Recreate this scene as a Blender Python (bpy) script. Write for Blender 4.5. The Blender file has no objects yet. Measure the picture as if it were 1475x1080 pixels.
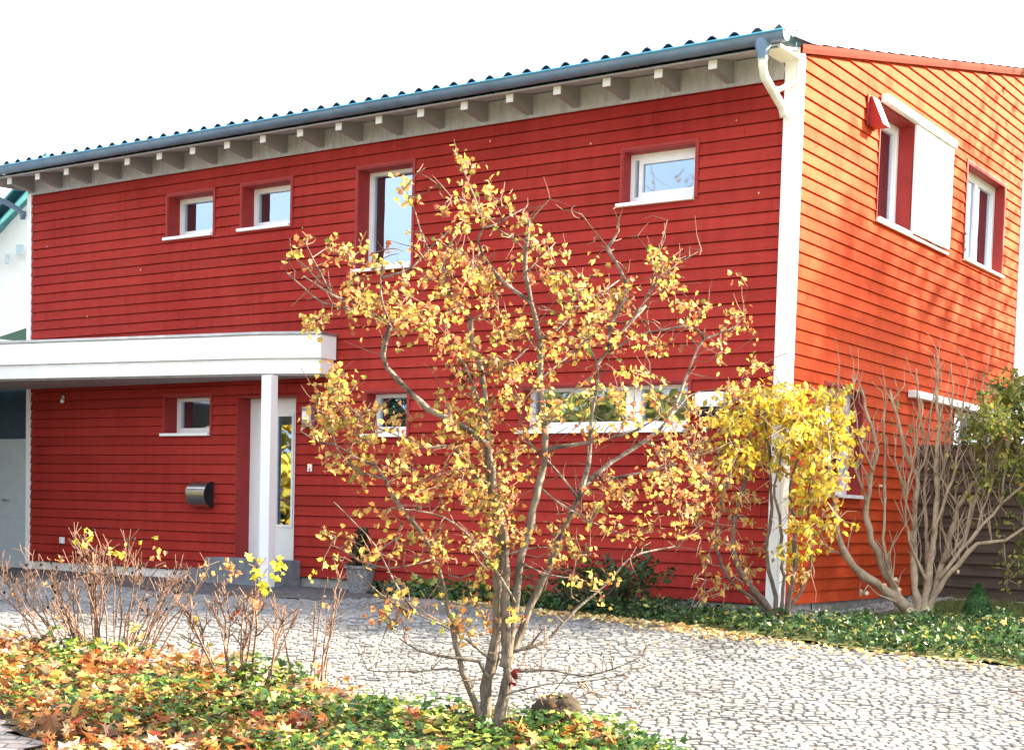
import bpy, math, random
from mathutils import Vector, Matrix, noise
R = math.radians
rnd = random.Random(11)
scene = bpy.context.scene
COL = scene.collection

# ------------------------------------------------------------------ camera
FPX, PX, PY = 2156.7, 737.5, 883.2            # focal length and principal point in pixels of the 1475 x 1080 photograph
yaw, pitch, roll = -.60282, -.06465, .026915
_f = Vector((math.sin(yaw)*math.cos(pitch), math.cos(yaw)*math.cos(pitch), math.sin(pitch)))
_r = Vector((math.cos(yaw), -math.sin(yaw), 0)); _u = _r.cross(_f)
RT = _r*math.cos(roll)+_u*math.sin(roll); UP = _u*math.cos(roll)-_r*math.sin(roll)
CP = Vector((6.182, -13.564, .811))
def ray(x, y): return _f + RT*((x-PX)/FPX) - UP*((y-PY)/FPX)
def at(x, y, d): return CP + ray(x, y)*d       # survey point: picture position and distance in metres
cd = bpy.data.cameras.new('camera'); cam = bpy.data.objects.new('camera', cd); COL.objects.link(cam)
cam.matrix_world = Matrix(((RT.x, UP.x, -_f.x, CP.x), (RT.y, UP.y, -_f.y, CP.y), (RT.z, UP.z, -_f.z, CP.z), (0, 0, 0, 1)))
cd.sensor_width = 36; cd.sensor_fit = 'HORIZONTAL'; cd.lens = FPX/1475*36
cd.shift_x = 0; cd.shift_y = (PY-540)/1475; cd.clip_start = .1; cd.clip_end = 2000
scene.camera = cam

# ------------------------------------------------------------------ light
AZ, EL = R(46), R(30)                          # direction to the sun: AZ from +X towards +Y
sd = Vector((math.cos(AZ)*math.cos(EL), math.sin(AZ)*math.cos(EL), math.sin(EL)))
sl = bpy.data.lights.new('sun', 'SUN'); so = bpy.data.objects.new('sun', sl); COL.objects.link(so)
sl.energy = 5.0; sl.angle = R(1.4); sl.color = (1, .86, .62)
so.rotation_euler = (-sd).to_track_quat('-Z', 'Y').to_euler()
W = bpy.data.worlds.new("World"); scene.world = W; W.use_nodes = True
nt = W.node_tree; nt.nodes.clear()
sky = nt.nodes.new('ShaderNodeTexSky'); sky.sky_type = 'NISHITA'; sky.sun_disc = False
sky.sun_elevation = EL; sky.sun_rotation = math.pi/2-AZ; sky.dust_density = 5.0; sky.air_density = 1.0; sky.ozone_density = 1.0
# thin bright cloud over the whole sky
tc = nt.nodes.new('ShaderNodeTexCoord'); nz = nt.nodes.new('ShaderNodeTexNoise'); nz.inputs['Scale'].default_value = 2.2; nz.inputs['Detail'].default_value = 6
nt.links.new(tc.outputs['Generated'], nz.inputs['Vector'])
rp = nt.nodes.new('ShaderNodeValToRGB'); rp.color_ramp.elements[0].position = .40; rp.color_ramp.elements[0].color = (.50,)*3+(1,)
rp.color_ramp.elements[1].position = .62; rp.color_ramp.elements[1].color = (.85,)*3+(1,)
nt.links.new(nz.outputs['Fac'], rp.inputs['Fac'])
mx = nt.nodes.new('ShaderNodeMix'); mx.data_type = 'RGBA'
nt.links.new(rp.outputs['Color'], mx.inputs[0]); nt.links.new(sky.outputs['Color'], mx.inputs[6]); mx.inputs[7].default_value = (7.2, 7.9, 8.9, 1)
bg = nt.nodes.new('ShaderNodeBackground'); bg.inputs['Strength'].default_value = .052
wo = nt.nodes.new('ShaderNodeOutputWorld')
nt.links.new(mx.outputs[2], bg.inputs['Color']); nt.links.new(bg.outputs[0], wo.inputs[0])
vs = scene.view_settings; vs.view_transform = 'Standard'; vs.look = 'None'; vs.exposure = 2.85; vs.gamma = 1; vs.use_curve_mapping = False
try:
    scene.cycles.use_denoising = True; scene.cycles.max_bounces = 6; scene.cycles.transparent_max_bounces = 8
except Exception: pass

# ------------------------------------------------------------------ materials
MATS = {}
def mat(name, col, rough=.7, spec=.3, metal=0, var=.12, scale=6, bump=0, bscale=60, col2=None, stretch=(1, 1, 1), transl=0, attr=False, ramp=(.35, .65)):
    m = bpy.data.materials.new(name); m.use_nodes = True; n = m.node_tree; b = n.nodes['Principled BSDF']
    b.inputs['Roughness'].default_value = rough; b.inputs['Specular IOR Level'].default_value = spec; b.inputs['Metallic'].default_value = metal
    t = n.nodes.new('ShaderNodeTexCoord'); mp = n.nodes.new('ShaderNodeMapping'); mp.inputs['Scale'].default_value = stretch
    n.links.new(t.outputs['Object'], mp.inputs['Vector'])
    no = n.nodes.new('ShaderNodeTexNoise'); no.inputs['Scale'].default_value = scale; no.inputs['Detail'].default_value = 8; no.inputs['Roughness'].default_value = .6
    n.links.new(mp.outputs[0], no.inputs['Vector'])
    if attr:
        a = n.nodes.new('ShaderNodeAttribute'); a.attribute_name = 'tint'
        hs = n.nodes.new('ShaderNodeMix'); hs.data_type = 'RGBA'; hs.blend_type = 'MULTIPLY'; hs.inputs[0].default_value = 1
        r = n.nodes.new('ShaderNodeValToRGB'); r.color_ramp.elements[0].position = .3; r.color_ramp.elements[1].position = .7
        r.color_ramp.elements[0].color = (1-var,)*3+(1,); r.color_ramp.elements[1].color = (1,)*4
        n.links.new(no.outputs['Fac'], r.inputs['Fac']); n.links.new(a.outputs['Color'], hs.inputs[6]); n.links.new(r.outputs['Color'], hs.inputs[7])
        out = hs.outputs[2]
    else:
        r = n.nodes.new('ShaderNodeValToRGB'); e = r.color_ramp.elements
        e[0].position, e[1].position = ramp
        c2 = col2 or tuple(min(1, c*(1+var)) for c in col); c1 = col if col2 else tuple(c*(1-var) for c in col)
        e[0].color = (*c1, 1); e[1].color = (*c2, 1)
        n.links.new(no.outputs['Fac'], r.inputs['Fac']); out = r.outputs['Color']
    n.links.new(out, b.inputs['Base Color'])
    if bump:
        n2 = n.nodes.new('ShaderNodeTexNoise'); n2.inputs['Scale'].default_value = bscale; n2.inputs['Detail'].default_value = 5
        n.links.new(mp.outputs[0], n2.inputs['Vector'])
        bp = n.nodes.new('ShaderNodeBump'); bp.inputs['Strength'].default_value = bump; bp.inputs['Distance'].default_value = .01
        n.links.new(n2.outputs['Fac'], bp.inputs['Height']); n.links.new(bp.outputs[0], b.inputs['Normal'])
    if transl:
        tr = n.nodes.new('ShaderNodeBsdfTranslucent'); n.links.new(out, tr.inputs['Color'])
        ms = n.nodes.new('ShaderNodeMixShader'); ms.inputs[0].default_value = transl
        n.links.new(b.outputs[0], ms.inputs[1]); n.links.new(tr.outputs[0], ms.inputs[2])
        n.links.new(ms.outputs[0], n.nodes['Material Output'].inputs[0])
    MATS[name] = m; return m
def red_paint(name, a, b_, c):
    """painted spruce boards: patchy fading, grain along the board, dirt runs"""
    m = bpy.data.materials.new(name); m.use_nodes = True; n = m.node_tree; b = n.nodes['Principled BSDF']
    b.inputs['Roughness'].default_value = .7; b.inputs['Specular IOR Level'].default_value = .05
    t = n.nodes.new('ShaderNodeTexCoord')
    def tex(s, st, d=6):
        mp = n.nodes.new('ShaderNodeMapping'); mp.inputs['Scale'].default_value = st; n.links.new(t.outputs['Object'], mp.inputs['Vector'])
        x = n.nodes.new('ShaderNodeTexNoise'); x.inputs['Scale'].default_value = s; x.inputs['Detail'].default_value = d; n.links.new(mp.outputs[0], x.inputs['Vector']); return x
    n1 = tex(.7, (1, 1, 1), 5); r1 = n.nodes.new('ShaderNodeValToRGB'); r1.color_ramp.elements[0].position = .3; r1.color_ramp.elements[1].position = .7
    r1.color_ramp.elements[0].color = (*a, 1); r1.color_ramp.elements[1].color = (*b_, 1); n.links.new(n1.outputs['Fac'], r1.inputs['Fac'])
    n2 = tex(9, (.35, .35, 9)); r2 = n.nodes.new('ShaderNodeValToRGB'); r2.color_ramp.elements[0].position = .25; r2.color_ramp.elements[1].position = .75
    r2.color_ramp.elements[0].color = (.80, .80, .80, 1); r2.color_ramp.elements[1].color = (1.0, 1.0, 1.0, 1); n.links.new(n2.outputs['Fac'], r2.inputs['Fac'])
    n3 = tex(5, (2.2, 2.2, .25)); r3 = n.nodes.new('ShaderNodeValToRGB'); r3.color_ramp.elements[0].position = .30; r3.color_ramp.elements[1].position = .55
    r3.color_ramp.elements[0].color = (*c, 1); r3.color_ramp.elements[1].color = (1, 1, 1, 1); n.links.new(n3.outputs['Fac'], r3.inputs['Fac'])
    def mul(x, y):
        q = n.nodes.new('ShaderNodeMix'); q.data_type = 'RGBA'; q.blend_type = 'MULTIPLY'; q.inputs[0].default_value = 1; n.links.new(x, q.inputs[6]); n.links.new(y, q.inputs[7]); return q.outputs[2]
    at_ = n.nodes.new('ShaderNodeAttribute'); at_.attribute_name = 'tint'
    o = mul(mul(mul(r1.outputs['Color'], r2.outputs['Color']), r3.outputs['Color']), at_.outputs['Color'])
    n.links.new(o, b.inputs['Base Color'])
    bp = n.nodes.new('ShaderNodeBump'); bp.inputs['Strength'].default_value = .35; bp.inputs['Distance'].default_value = .006
    n4 = tex(40, (.3, .3, 2)); n.links.new(n4.outputs['Fac'], bp.inputs['Height']); n.links.new(bp.outputs[0], b.inputs['Normal'])
    MATS[name] = m; return m
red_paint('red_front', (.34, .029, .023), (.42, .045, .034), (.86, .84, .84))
red_paint('red_side_lit', (.56, .068, .022), (.62, .086, .028), (.90, .86, .84))  # gable boards: sunlit orange and brightness mixed into the wall red
mat('red_trim', (.30, .027, .024), .6, var=.1)
mat('red_dark', (.13, .017, .008), .8, .08, var=.1)
mat('joint', (.14, .13, .115), .95, .05, scale=9, var=.4, bump=.6)
mat('sett', (1, 1, 1), .72, .3, attr=True, var=.35, scale=45, bump=.35, bscale=70)
mat('white', (.86, .86, .85), .5, var=.05, scale=4, stretch=(1, 1, .3))
mat('white_frame', (.80, .80, .80), .3, .5, var=.03)
mat('white_concrete', (.72, .71, .68), .8, var=.12, scale=5, bump=.3)
mat('plinth', (.32, .31, .29), .9, var=.25, scale=8, bump=.5)
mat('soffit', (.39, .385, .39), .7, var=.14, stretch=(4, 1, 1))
mat('rafter_shade', (.25, .245, .25), .6, var=.08)  # rafter sides greyed to carry the shade under the eaves; ends stay white
mat('tile', (.035, .085, .12), .38, .5, var=.35, scale=5, bump=.2)
mat('gutter', (.13, .20, .29), .42, .5, metal=.25, var=.18, scale=3)
mat('gutter_lip', (.06, .30, .48), .35, .5, metal=.2, var=.1)
mat('pipe_white', (.72, .71, .62), .45, var=.08)
mat('dark_room', (.012, .013, .016), .9, var=.2)
mat('curtain', (.22, .19, .19), .9, var=.35, scale=1.5, stretch=(14, 14, .3), ramp=(.45, .55))
mat('steel', (.55, .53, .50), .28, .5, metal=1.0, var=.06, stretch=(1, 1, 8))
mat('lamp_metal', (.45, .45, .46), .35, metal=.8)
mat('block', (.17, .18, .20), .75, var=.25, scale=9, bump=.3)
mat('granite', (.20, .20, .20), .85, var=.5, scale=40, bump=.4)
mat('fence_wood', (.100, .074, .056), .8, var=.3, scale=7, stretch=(.4, 1, 6), bump=.3)
mat('garage', (.46, .52, .55), .5, var=.05)
mat('bark', (.06, .047, .037), .85, .2, scale=16, bump=1.0, bscale=50, col2=(.22, .185, .145), stretch=(1, 1, .35), ramp=(.34, .68))
mat('bark_grey', (.07, .055, .045), .85, .2, scale=9, bump=.9, bscale=60, col2=(.33, .29, .25), ramp=(.42, .70))
mat('bark_pink', (.085, .055, .042), .8, .2, scale=7, bump=.4, bscale=80, col2=(.24, .145, .105))
mat('bark_tan', (.26, .19, .13), .85, .2, scale=8, bump=.8, bscale=50, col2=(.48, .37, .26))
mat('bark_dark', (.085, .06, .05), .85, .2, scale=10, bump=.6, bscale=60, col2=(.19, .14, .11))
mat('cut_wood', (.66, .52, .34), .8, var=.1)
mat('leaf', (1, 1, 1), .55, .25, attr=True, transl=.42, var=.22, scale=30)
mat('litter', (1, 1, 1), .7, .2, attr=True, transl=.15, var=.35, scale=25)
mat('green_leaf', (1, 1, 1), .45, .35, attr=True, transl=.30, var=.3, scale=20)
mat('soil', (.06, .042, .028), .95, .1, scale=9, bump=.9, bscale=40, col2=(.13, .10, .06))
mat('lawn_soil', (.07, .085, .03), .95, .1, scale=6, bump=.8, bscale=40, col2=(.12, .12, .05))
mat('gravel', (.28, .26, .24), .9, var=.5, scale=40, bump=1, bscale=45)
mat('pebble', (1, 1, 1), .8, attr=True, var=.2)
mat('kerb', (.42, .40, .37), .85, var=.2, scale=7, bump=.5)
mat('rock', (.035, .027, .022), .95, .1, scale=5, bump=1.0, bscale=18, col2=(.075, .058, .045))
mat('needle', (.03, .09, .030), .6, .2, var=.4, scale=10, col2=(.08, .17, .05))
mat('needle_dark', (.012, .03, .014), .7, .1, var=.4)
mat('neigh_wall', (.82, .82, .80), .8, var=.03)
mat('neigh_roof', (.05, .20, .24), .6, var=.2)
mat('neigh_glass', (.40, .50, .54), .1, .6)
mat('asphalt', (.13, .12, .12), .9, var=.2, scale=12, bump=.4)
mat('solar', (.02, .05, .08), .15, .6)

def glass():
    m = bpy.data.materials.new('glass'); m.use_nodes = True; n = m.node_tree; n.nodes.clear()
    o = n.nodes.new('ShaderNodeOutputMaterial'); g = n.nodes.new('ShaderNodeBsdfGlossy'); g.inputs['Roughness'].default_value = .02; g.inputs['Color'].default_value = (.66, .82, 1, 1)
    t = n.nodes.new('ShaderNodeBsdfTransparent'); t.inputs['Color'].default_value = (.80, .86, .86, 1)
    lw = n.nodes.new('ShaderNodeFresnel'); lw.inputs['IOR'].default_value = 2.1
    nz = n.nodes.new('ShaderNodeTexNoise'); nz.inputs['Scale'].default_value = 1.3; tc = n.nodes.new('ShaderNodeTexCoord'); n.links.new(tc.outputs['Object'], nz.inputs['Vector'])
    bp = n.nodes.new('ShaderNodeBump'); bp.inputs['Strength'].default_value = .12; bp.inputs['Distance'].default_value = .03
    n.links.new(nz.outputs['Fac'], bp.inputs['Height']); n.links.new(bp.outputs[0], g.inputs['Normal'])
    ma = n.nodes.new('ShaderNodeMath'); ma.operation = 'MULTIPLY_ADD'; ma.inputs[1].default_value = 2.0; ma.inputs[2].default_value = .16; ma.use_clamp = True
    n.links.new(lw.outputs[0], ma.inputs[0])
    ms = n.nodes.new('ShaderNodeMixShader'); n.links.new(ma.outputs[0], ms.inputs[0]); n.links.new(t.outputs[0], ms.inputs[1]); n.links.new(g.outputs[0], ms.inputs[2]); n.links.new(ms.outputs[0], o.inputs[0])
    MATS['glass'] = m
glass()
def setts(name, c1, c2, mortar, bw, bh, distort, ms=.012, moss=None):
    m = bpy.data.materials.new(name); m.use_nodes = True; n = m.node_tree; b = n.nodes['Principled BSDF']; b.inputs['Roughness'].default_value = .75
    b.inputs['Specular IOR Level'].default_value = .35
    t = n.nodes.new('ShaderNodeTexCoord')
    n0 = n.nodes.new('ShaderNodeTexNoise'); n0.inputs['Scale'].default_value = 3.5; n0.inputs['Detail'].default_value = 3; n.links.new(t.outputs['Object'], n0.inputs['Vector'])
    v = n.nodes.new('ShaderNodeVectorMath'); v.operation = 'MULTIPLY_ADD'; v.inputs[1].default_value = (distort,)*3
    n.links.new(n0.outputs['Color'], v.inputs[0]); 
    mp = n.nodes.new('ShaderNodeMapping'); mp.inputs['Rotation'].default_value = (0, 0, R(-34)); n.links.new(t.outputs['Object'], mp.inputs['Vector']); n.links.new(mp.outputs[0], v.inputs[2])
    br = n.nodes.new('ShaderNodeTexBrick'); n.links.new(v.outputs[0], br.inputs['Vector'])
    br.inputs['Scale'].default_value = 1; br.inputs['Brick Width'].default_value = bw; br.inputs['Row Height'].default_value = bh; br.inputs['Mortar Size'].default_value = ms
    br.inputs['Mortar Smooth'].default_value = .5; br.inputs['Color1'].default_value = (*c1, 1); br.inputs['Color2'].default_value = (*c2, 1); br.inputs['Mortar'].default_value = (*mortar, 1)
    n1 = n.nodes.new('ShaderNodeTexNoise'); n1.inputs['Scale'].default_value = 26; n1.inputs['Detail'].default_value = 6; n.links.new(t.outputs['Object'], n1.inputs['Vector'])
    r = n.nodes.new('ShaderNodeValToRGB'); r.color_ramp.elements[0].position = .3; r.color_ramp.elements[1].position = .7; r.color_ramp.elements[0].color = (.62,)*3+(1,); r.color_ramp.elements[1].color = (1,)*4
    n.links.new(n1.outputs['Fac'], r.inputs['Fac'])
    q = n.nodes.new('ShaderNodeMix'); q.data_type = 'RGBA'; q.blend_type = 'MULTIPLY'; q.inputs[0].default_value = 1; n.links.new(br.outputs['Color'], q.inputs[6]); n.links.new(r.outputs['Color'], q.inputs[7])
    out = q.outputs[2]
    n3 = n.nodes.new('ShaderNodeTexNoise'); n3.inputs['Scale'].default_value = .9; n3.inputs['Detail'].default_value = 7; n.links.new(t.outputs['Object'], n3.inputs['Vector'])
    r3 = n.nodes.new('ShaderNodeValToRGB'); r3.color_ramp.elements[0].position = .50; r3.color_ramp.elements[1].position = .68; r3.color_ramp.elements[0].color = (0, 0, 0, 1); r3.color_ramp.elements[1].color = (.55,)*3+(1,)
    n.links.new(n3.outputs['Fac'], r3.inputs['Fac'])
    q2 = n.nodes.new('ShaderNodeMix'); q2.data_type = 'RGBA'; n.links.new(r3.outputs['Color'], q2.inputs[0]); n.links.new(out, q2.inputs[6]); q2.inputs[7].default_value = (*(moss or (.20, .19, .17)), 1)
    n.links.new(q2.outputs[2], b.inputs['Base Color'])
    ad = n.nodes.new('ShaderNodeMath'); ad.operation = 'MULTIPLY_ADD'; ad.inputs[1].default_value = -1; n.links.new(br.outputs['Fac'], ad.inputs[0]); n.links.new(n1.outputs['Fac'], ad.inputs[2])
    bp = n.nodes.new('ShaderNodeBump'); bp.inputs['Strength'].default_value = .9; bp.inputs['Distance'].default_value = .014; n.links.new(ad.outputs[0], bp.inputs['Height']); n.links.new(bp.outputs[0], b.inputs['Normal'])
    MATS[name] = m
setts('slabs', (.085, .085, .095), (.13, .125, .135), (.06, .06, .055), .6, .4, .01, .01, moss=(.10, .095, .065))
setts('path', (.42, .34, .31), (.50, .42, .38), (.16, .12, .10), .2, .1, .008, .008, moss=(.30, .22, .19))

# ------------------------------------------------------------------ mesh builder
ORG = {}
class MB:
    def __init__(s): s.v = []; s.f = []; s.c = []
    def face(s, pts, col=(1, 1, 1)):
        i = len(s.v); s.v += [tuple(p) for p in pts]; s.f.append(tuple(range(i, i+len(pts)))); s.c += [col]*len(pts)
    def add(s, vs, fs, col=(1, 1, 1)):
        i = len(s.v); s.v += [tuple(p) for p in vs]; s.f += [tuple(i+k for k in f) for f in fs]; s.c += [col]*len(vs)
    def box(s, x0, x1, y0, y1, z0, z1, P=None, col=(1, 1, 1)):
        vs = [(x, y, z) for x in (x0, x1) for y in (y0, y1) for z in (z0, z1)]
        if P: vs = [P(*q) for q in vs]
        s.add(vs, [(0, 1, 3, 2), (4, 6, 7, 5), (0, 4, 5, 1), (2, 3, 7, 6), (0, 2, 6, 4), (1, 5, 7, 3)], col)
    def tube(s, pts, rad, n=6, col=(1, 1, 1), cap=True):
        pts = [Vector(p) for p in pts]
        if len(pts) < 2: return
        if not hasattr(rad, '__len__'): rad = [rad]*len(pts)
        t0 = (pts[1]-pts[0]).normalized(); a = t0.orthogonal().normalized(); base = len(s.v); k = len(pts)
        for i, p in enumerate(pts):
            t = (pts[min(i+1, k-1)]-pts[max(i-1, 0)]).normalized()
            a = (a-t*a.dot(t)); a = a.normalized() if a.length > 1e-6 else t.orthogonal().normalized(); b = t.cross(a)
            for j in range(n):
                w = 2*math.pi*j/n; s.v.append(tuple(p+(a*math.cos(w)+b*math.sin(w))*rad[i])); s.c.append(col)
        for i in range(k-1):
            for j in range(n):
                q = (j+1) % n; s.f.append((base+i*n+j, base+i*n+q, base+(i+1)*n+q, base+(i+1)*n+j))
        if cap:
            s.f.append(tuple(base+j for j in range(n))[::-1]); s.f.append(tuple(base+(k-1)*n+j for j in range(n)))
    def prism(s, poly, z0, z1, col=(1, 1, 1)):
        n = len(poly); vs = [(x, y, z0) for x, y in poly]+[(x, y, z1) for x, y in poly]
        s.add(vs, [tuple(range(n))[::-1], tuple(range(n, 2*n))]+[(i, (i+1) % n, n+(i+1) % n, n+i) for i in range(n)], col)
    def lathe(s, prof, cx, cy, n=20, col=(1, 1, 1)):
        b = len(s.v)
        for r_, z in prof:
            for j in range(n): s.v.append((cx+r_*math.cos(2*math.pi*j/n), cy+r_*math.sin(2*math.pi*j/n), z)); s.c.append(col)
        for i in range(len(prof)-1):
            for j in range(n): q = (j+1) % n; s.f.append((b+i*n+j, b+i*n+q, b+(i+1)*n+q, b+(i+1)*n+j))
    def build(s, name, m, parent=None, smooth=False, bevel=0):
        me = bpy.data.meshes.new(name); o3 = ORG.get(parent.name, Vector((0, 0, 0))) if parent else Vector((0, 0, 0))
        me.from_pydata([(x-o3.x, y-o3.y, z-o3.z) for x, y, z in s.v], [], s.f)
        ca = me.color_attributes.new('tint', 'FLOAT_COLOR', 'POINT'); ca.data.foreach_set('color', [q for c in s.c for q in (c[0], c[1], c[2], 1)])
        me.materials.append(MATS[m] if isinstance(m, str) else m)
        if smooth: me.polygons.foreach_set('use_smooth', [True]*len(me.polygons))
        me.update(); o = bpy.data.objects.new(name, me); COL.objects.link(o)
        if parent: o.parent = parent; ORG[o.name] = o3
        if bevel:
            bv = o.modifiers.new('bevel', 'BEVEL'); bv.width = bevel; bv.segments = 2; bv.limit_method = 'ANGLE'
        return o
def tag(o, label=None, cat=None, group=None, kind=None):
    if label: o['label'] = label
    if cat: o['category'] = cat
    if group: o['group'] = group
    if kind: o['kind'] = kind
    return o
def empty(name, loc, label, cat, group=None):
    o = bpy.data.objects.new(name, None); o.location = loc; COL.objects.link(o); ORG[o.name] = Vector(loc); o.empty_display_size = .2
    return tag(o, label, cat, group)

# ------------------------------------------------------------------ ground
_fh = Vector((_f.x, _f.y)).normalized()
def sm(a, b, x): t = max(0, min(1, (x-a)/(b-a))); return t*t*(3-2*t)
def gz(x, y):
    d = (Vector((x, y))-CP.xy).dot(_fh); t = max(0, 13.5-d)
    z = -.15-.071*(t if t < 8 else 8+.3*(1-math.exp(-(t-8))))
    z += .115*sm(.3, 4.2, y)*sm(-3, 0, x)
    z += .03*sm(-2.5, -5.5, x)*sm(-4, -1, y)
    return z
def inpoly(x, y, P):
    c = False; j = len(P)-1
    for i in range(len(P)):
        xi, yi = P[i]; xj, yj = P[j]
        if (yi > y) != (yj > y) and x < (xj-xi)*(y-yi)/(yj-yi)+xi: c = not c
        j = i
    return c
def sheet(name, x0, x1, y0, y1, step, dz, m, test=None, bumpy=0, smooth=True):
    mb = MB(); idx = {}
    nx, ny = int(round((x1-x0)/step)), int(round((y1-y0)/step))
    def vid(i, j):
        if (i, j) not in idx:
            x = x0+(x1-x0)*i/nx; y = y0+(y1-y0)*j/ny
            z = gz(x, y)+dz+(bumpy*noise.noise(Vector((x*2.3, y*2.3, 0))) if bumpy else 0)
            idx[(i, j)] = len(mb.v); mb.v.append((x, y, z)); mb.c.append((1, 1, 1))
        return idx[(i, j)]
    for i in range(nx):
        for j in range(ny):
            xc = x0+(x1-x0)*(i+.5)/nx; yc = y0+(y1-y0)*(j+.5)/ny
            if test and not test(xc, yc): continue
            mb.f.append((vid(i, j), vid(i+1, j), vid(i+1, j+1), vid(i, j+1)))
    return tag(mb.build(name, m, smooth=smooth), kind='structure')
# far ground
g = MB()
gr = [-600, -120, -60, -40]+[-30+i*1.0 for i in range(61)]+[40, 60, 120, 600]
for j, y in enumerate(gr):
    for i, x in enumerate(gr): g.v.append((x, y, gz(x, y)-.03)); g.c.append((1, 1, 1))
n_ = len(gr)
for j in range(n_-1):
    for i in range(n_-1): g.f.append((j*n_+i, j*n_+i+1, (j+1)*n_+i+1, (j+1)*n_+i))
tag(g.build('ground', 'lawn_soil', smooth=True), kind='structure')
BED = [(-12, -6.4), (-3.7, -6.25), (-2.5, -6.2), (-1.7, -6.02), (-.76, -5.92), (.16, -6.18), (.75, -6.05), (1.57, -5.98), (2.05, -6.1), (2.6, -6.5), (3.1, -7.2), (3.3, -8.6), (-.2, -8.6), (-.55, -8.36), (-1.28, -8.0), (-3.5, -7.6), (-12, -7.2)]
STRIP = [(-5.0, -.02), (-5.0, -.35), (-4.0, -.42), (-3.4, -.55), (-2.5, -.8), (-1.55, -1.1), (-.5, -1.48), (.6, -1.62), (1.6, -1.72), (2.85, -1.62), (6.0, -1.3), (9, -1.0), (9, 3.7), (.5, 3.7), (.5, -.35), (-.1, -.45), (-.6, -.3), (-5, -.02)]
dw = sheet('driveway', -16, 12, -9.6, 0, .2, 0, 'joint', lambda x, y: not inpoly(x, y, BED))
sb = MB(); rs = random.Random(40); uu = Vector((RT.x, RT.y)).normalized(); vv = Vector((-uu.y, uu.x)); v_ = -16.0
def courtyard(x, y): return x < -4.4 and y > -1.9+.25*math.sin(x*1.3)
while v_ < 12:
    rw = rs.uniform(.060, .078); u_ = -17+rs.random()*.1
    while u_ < 14:
        sw = rs.uniform(.065, .105); uc = u_+sw/2; vc = v_+rw/2
        vc += .05*noise.noise(Vector((uc*.9, vc*.9, 5)))
        x, y = CP.x*0+uu.x*uc+vv.x*vc, uu.y*uc+vv.y*vc; u_ += sw
        if not (-11 < x < 6.5 and -7.3 < y < -.05) or inpoly(x, y, BED) or inpoly(x, y, STRIP) or courtyard(x, y): continue
        if rs.random() < .012: continue
        z = gz(x, y)+.004+.008*noise.noise(Vector((x*1.7, y*1.7, 9))); g_ = rs.uniform(.0015, .0055); a, b2 = sw/2-g_, rw/2-g_
        th = math.atan2(uu.y, uu.x)+rs.gauss(0, .06); cx, sx = math.cos(th), math.sin(th); h = .0075+rs.gauss(0, .0022); tx, ty = rs.gauss(0, .05), rs.gauss(0, .05)
        k = max(.08, rs.gauss(.25, .035))*(1-.6*max(0, noise.noise(Vector((x*.8, y*.8, 2))))); w = rs.uniform(-.02, .04)
        vs0 = []
        for sc, hh in ((1, -.012), (.96, h*.45), (.72, h)):
            for p, q in ((-1, -1), (1, -1), (1, 1), (-1, 1)):
                p2, q2 = p*a*sc*rs.uniform(.90, 1.04), q*b2*sc*rs.uniform(.90, 1.04)
                vs0.append((x+p2*cx-q2*sx, y+p2*sx+q2*cx, z+hh+p2*tx+q2*ty))
        sb.add(vs0, [(i+o, (i+1) % 4+o, (i+1) % 4+4+o, i+4+o) for o in (0, 4) for i in range(4)]+[(8, 9, 10, 11)], (k*(1+w), k, k*(1-w)))
    v_ += rw
tag(sb.build('driveway_setts', 'sett'), kind='structure')
sheet('courtyard_pavement', -16, -4.4, -2.4, .4, .2, .012, 'slabs', lambda x, y: y > -1.9+.25*math.sin(x*1.3))
sheet('planting_soil', -12, 3.4, -8.8, -5.8, .1, .02, 'soil', lambda x, y: inpoly(x, y, BED), bumpy=.05)
sheet('lawn', -5.2, 9, -2, 3.8, .1, .02, 'lawn_soil', lambda x, y: inpoly(x, y, STRIP), bumpy=.03)
sheet('sidewalk', -12, 6, -12, -7.2, .2, .008, 'path', lambda x, y: not inpoly(x, y, BED) and y < -7.3+.16*(x if x < 0 else 0) - .3*max(0, x))
sheet('gravel_strip', -.7, .5, -.35, 3.7, .1, .015, 'gravel', lambda x, y: x > 0 or y < 0, bumpy=.02)

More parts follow.
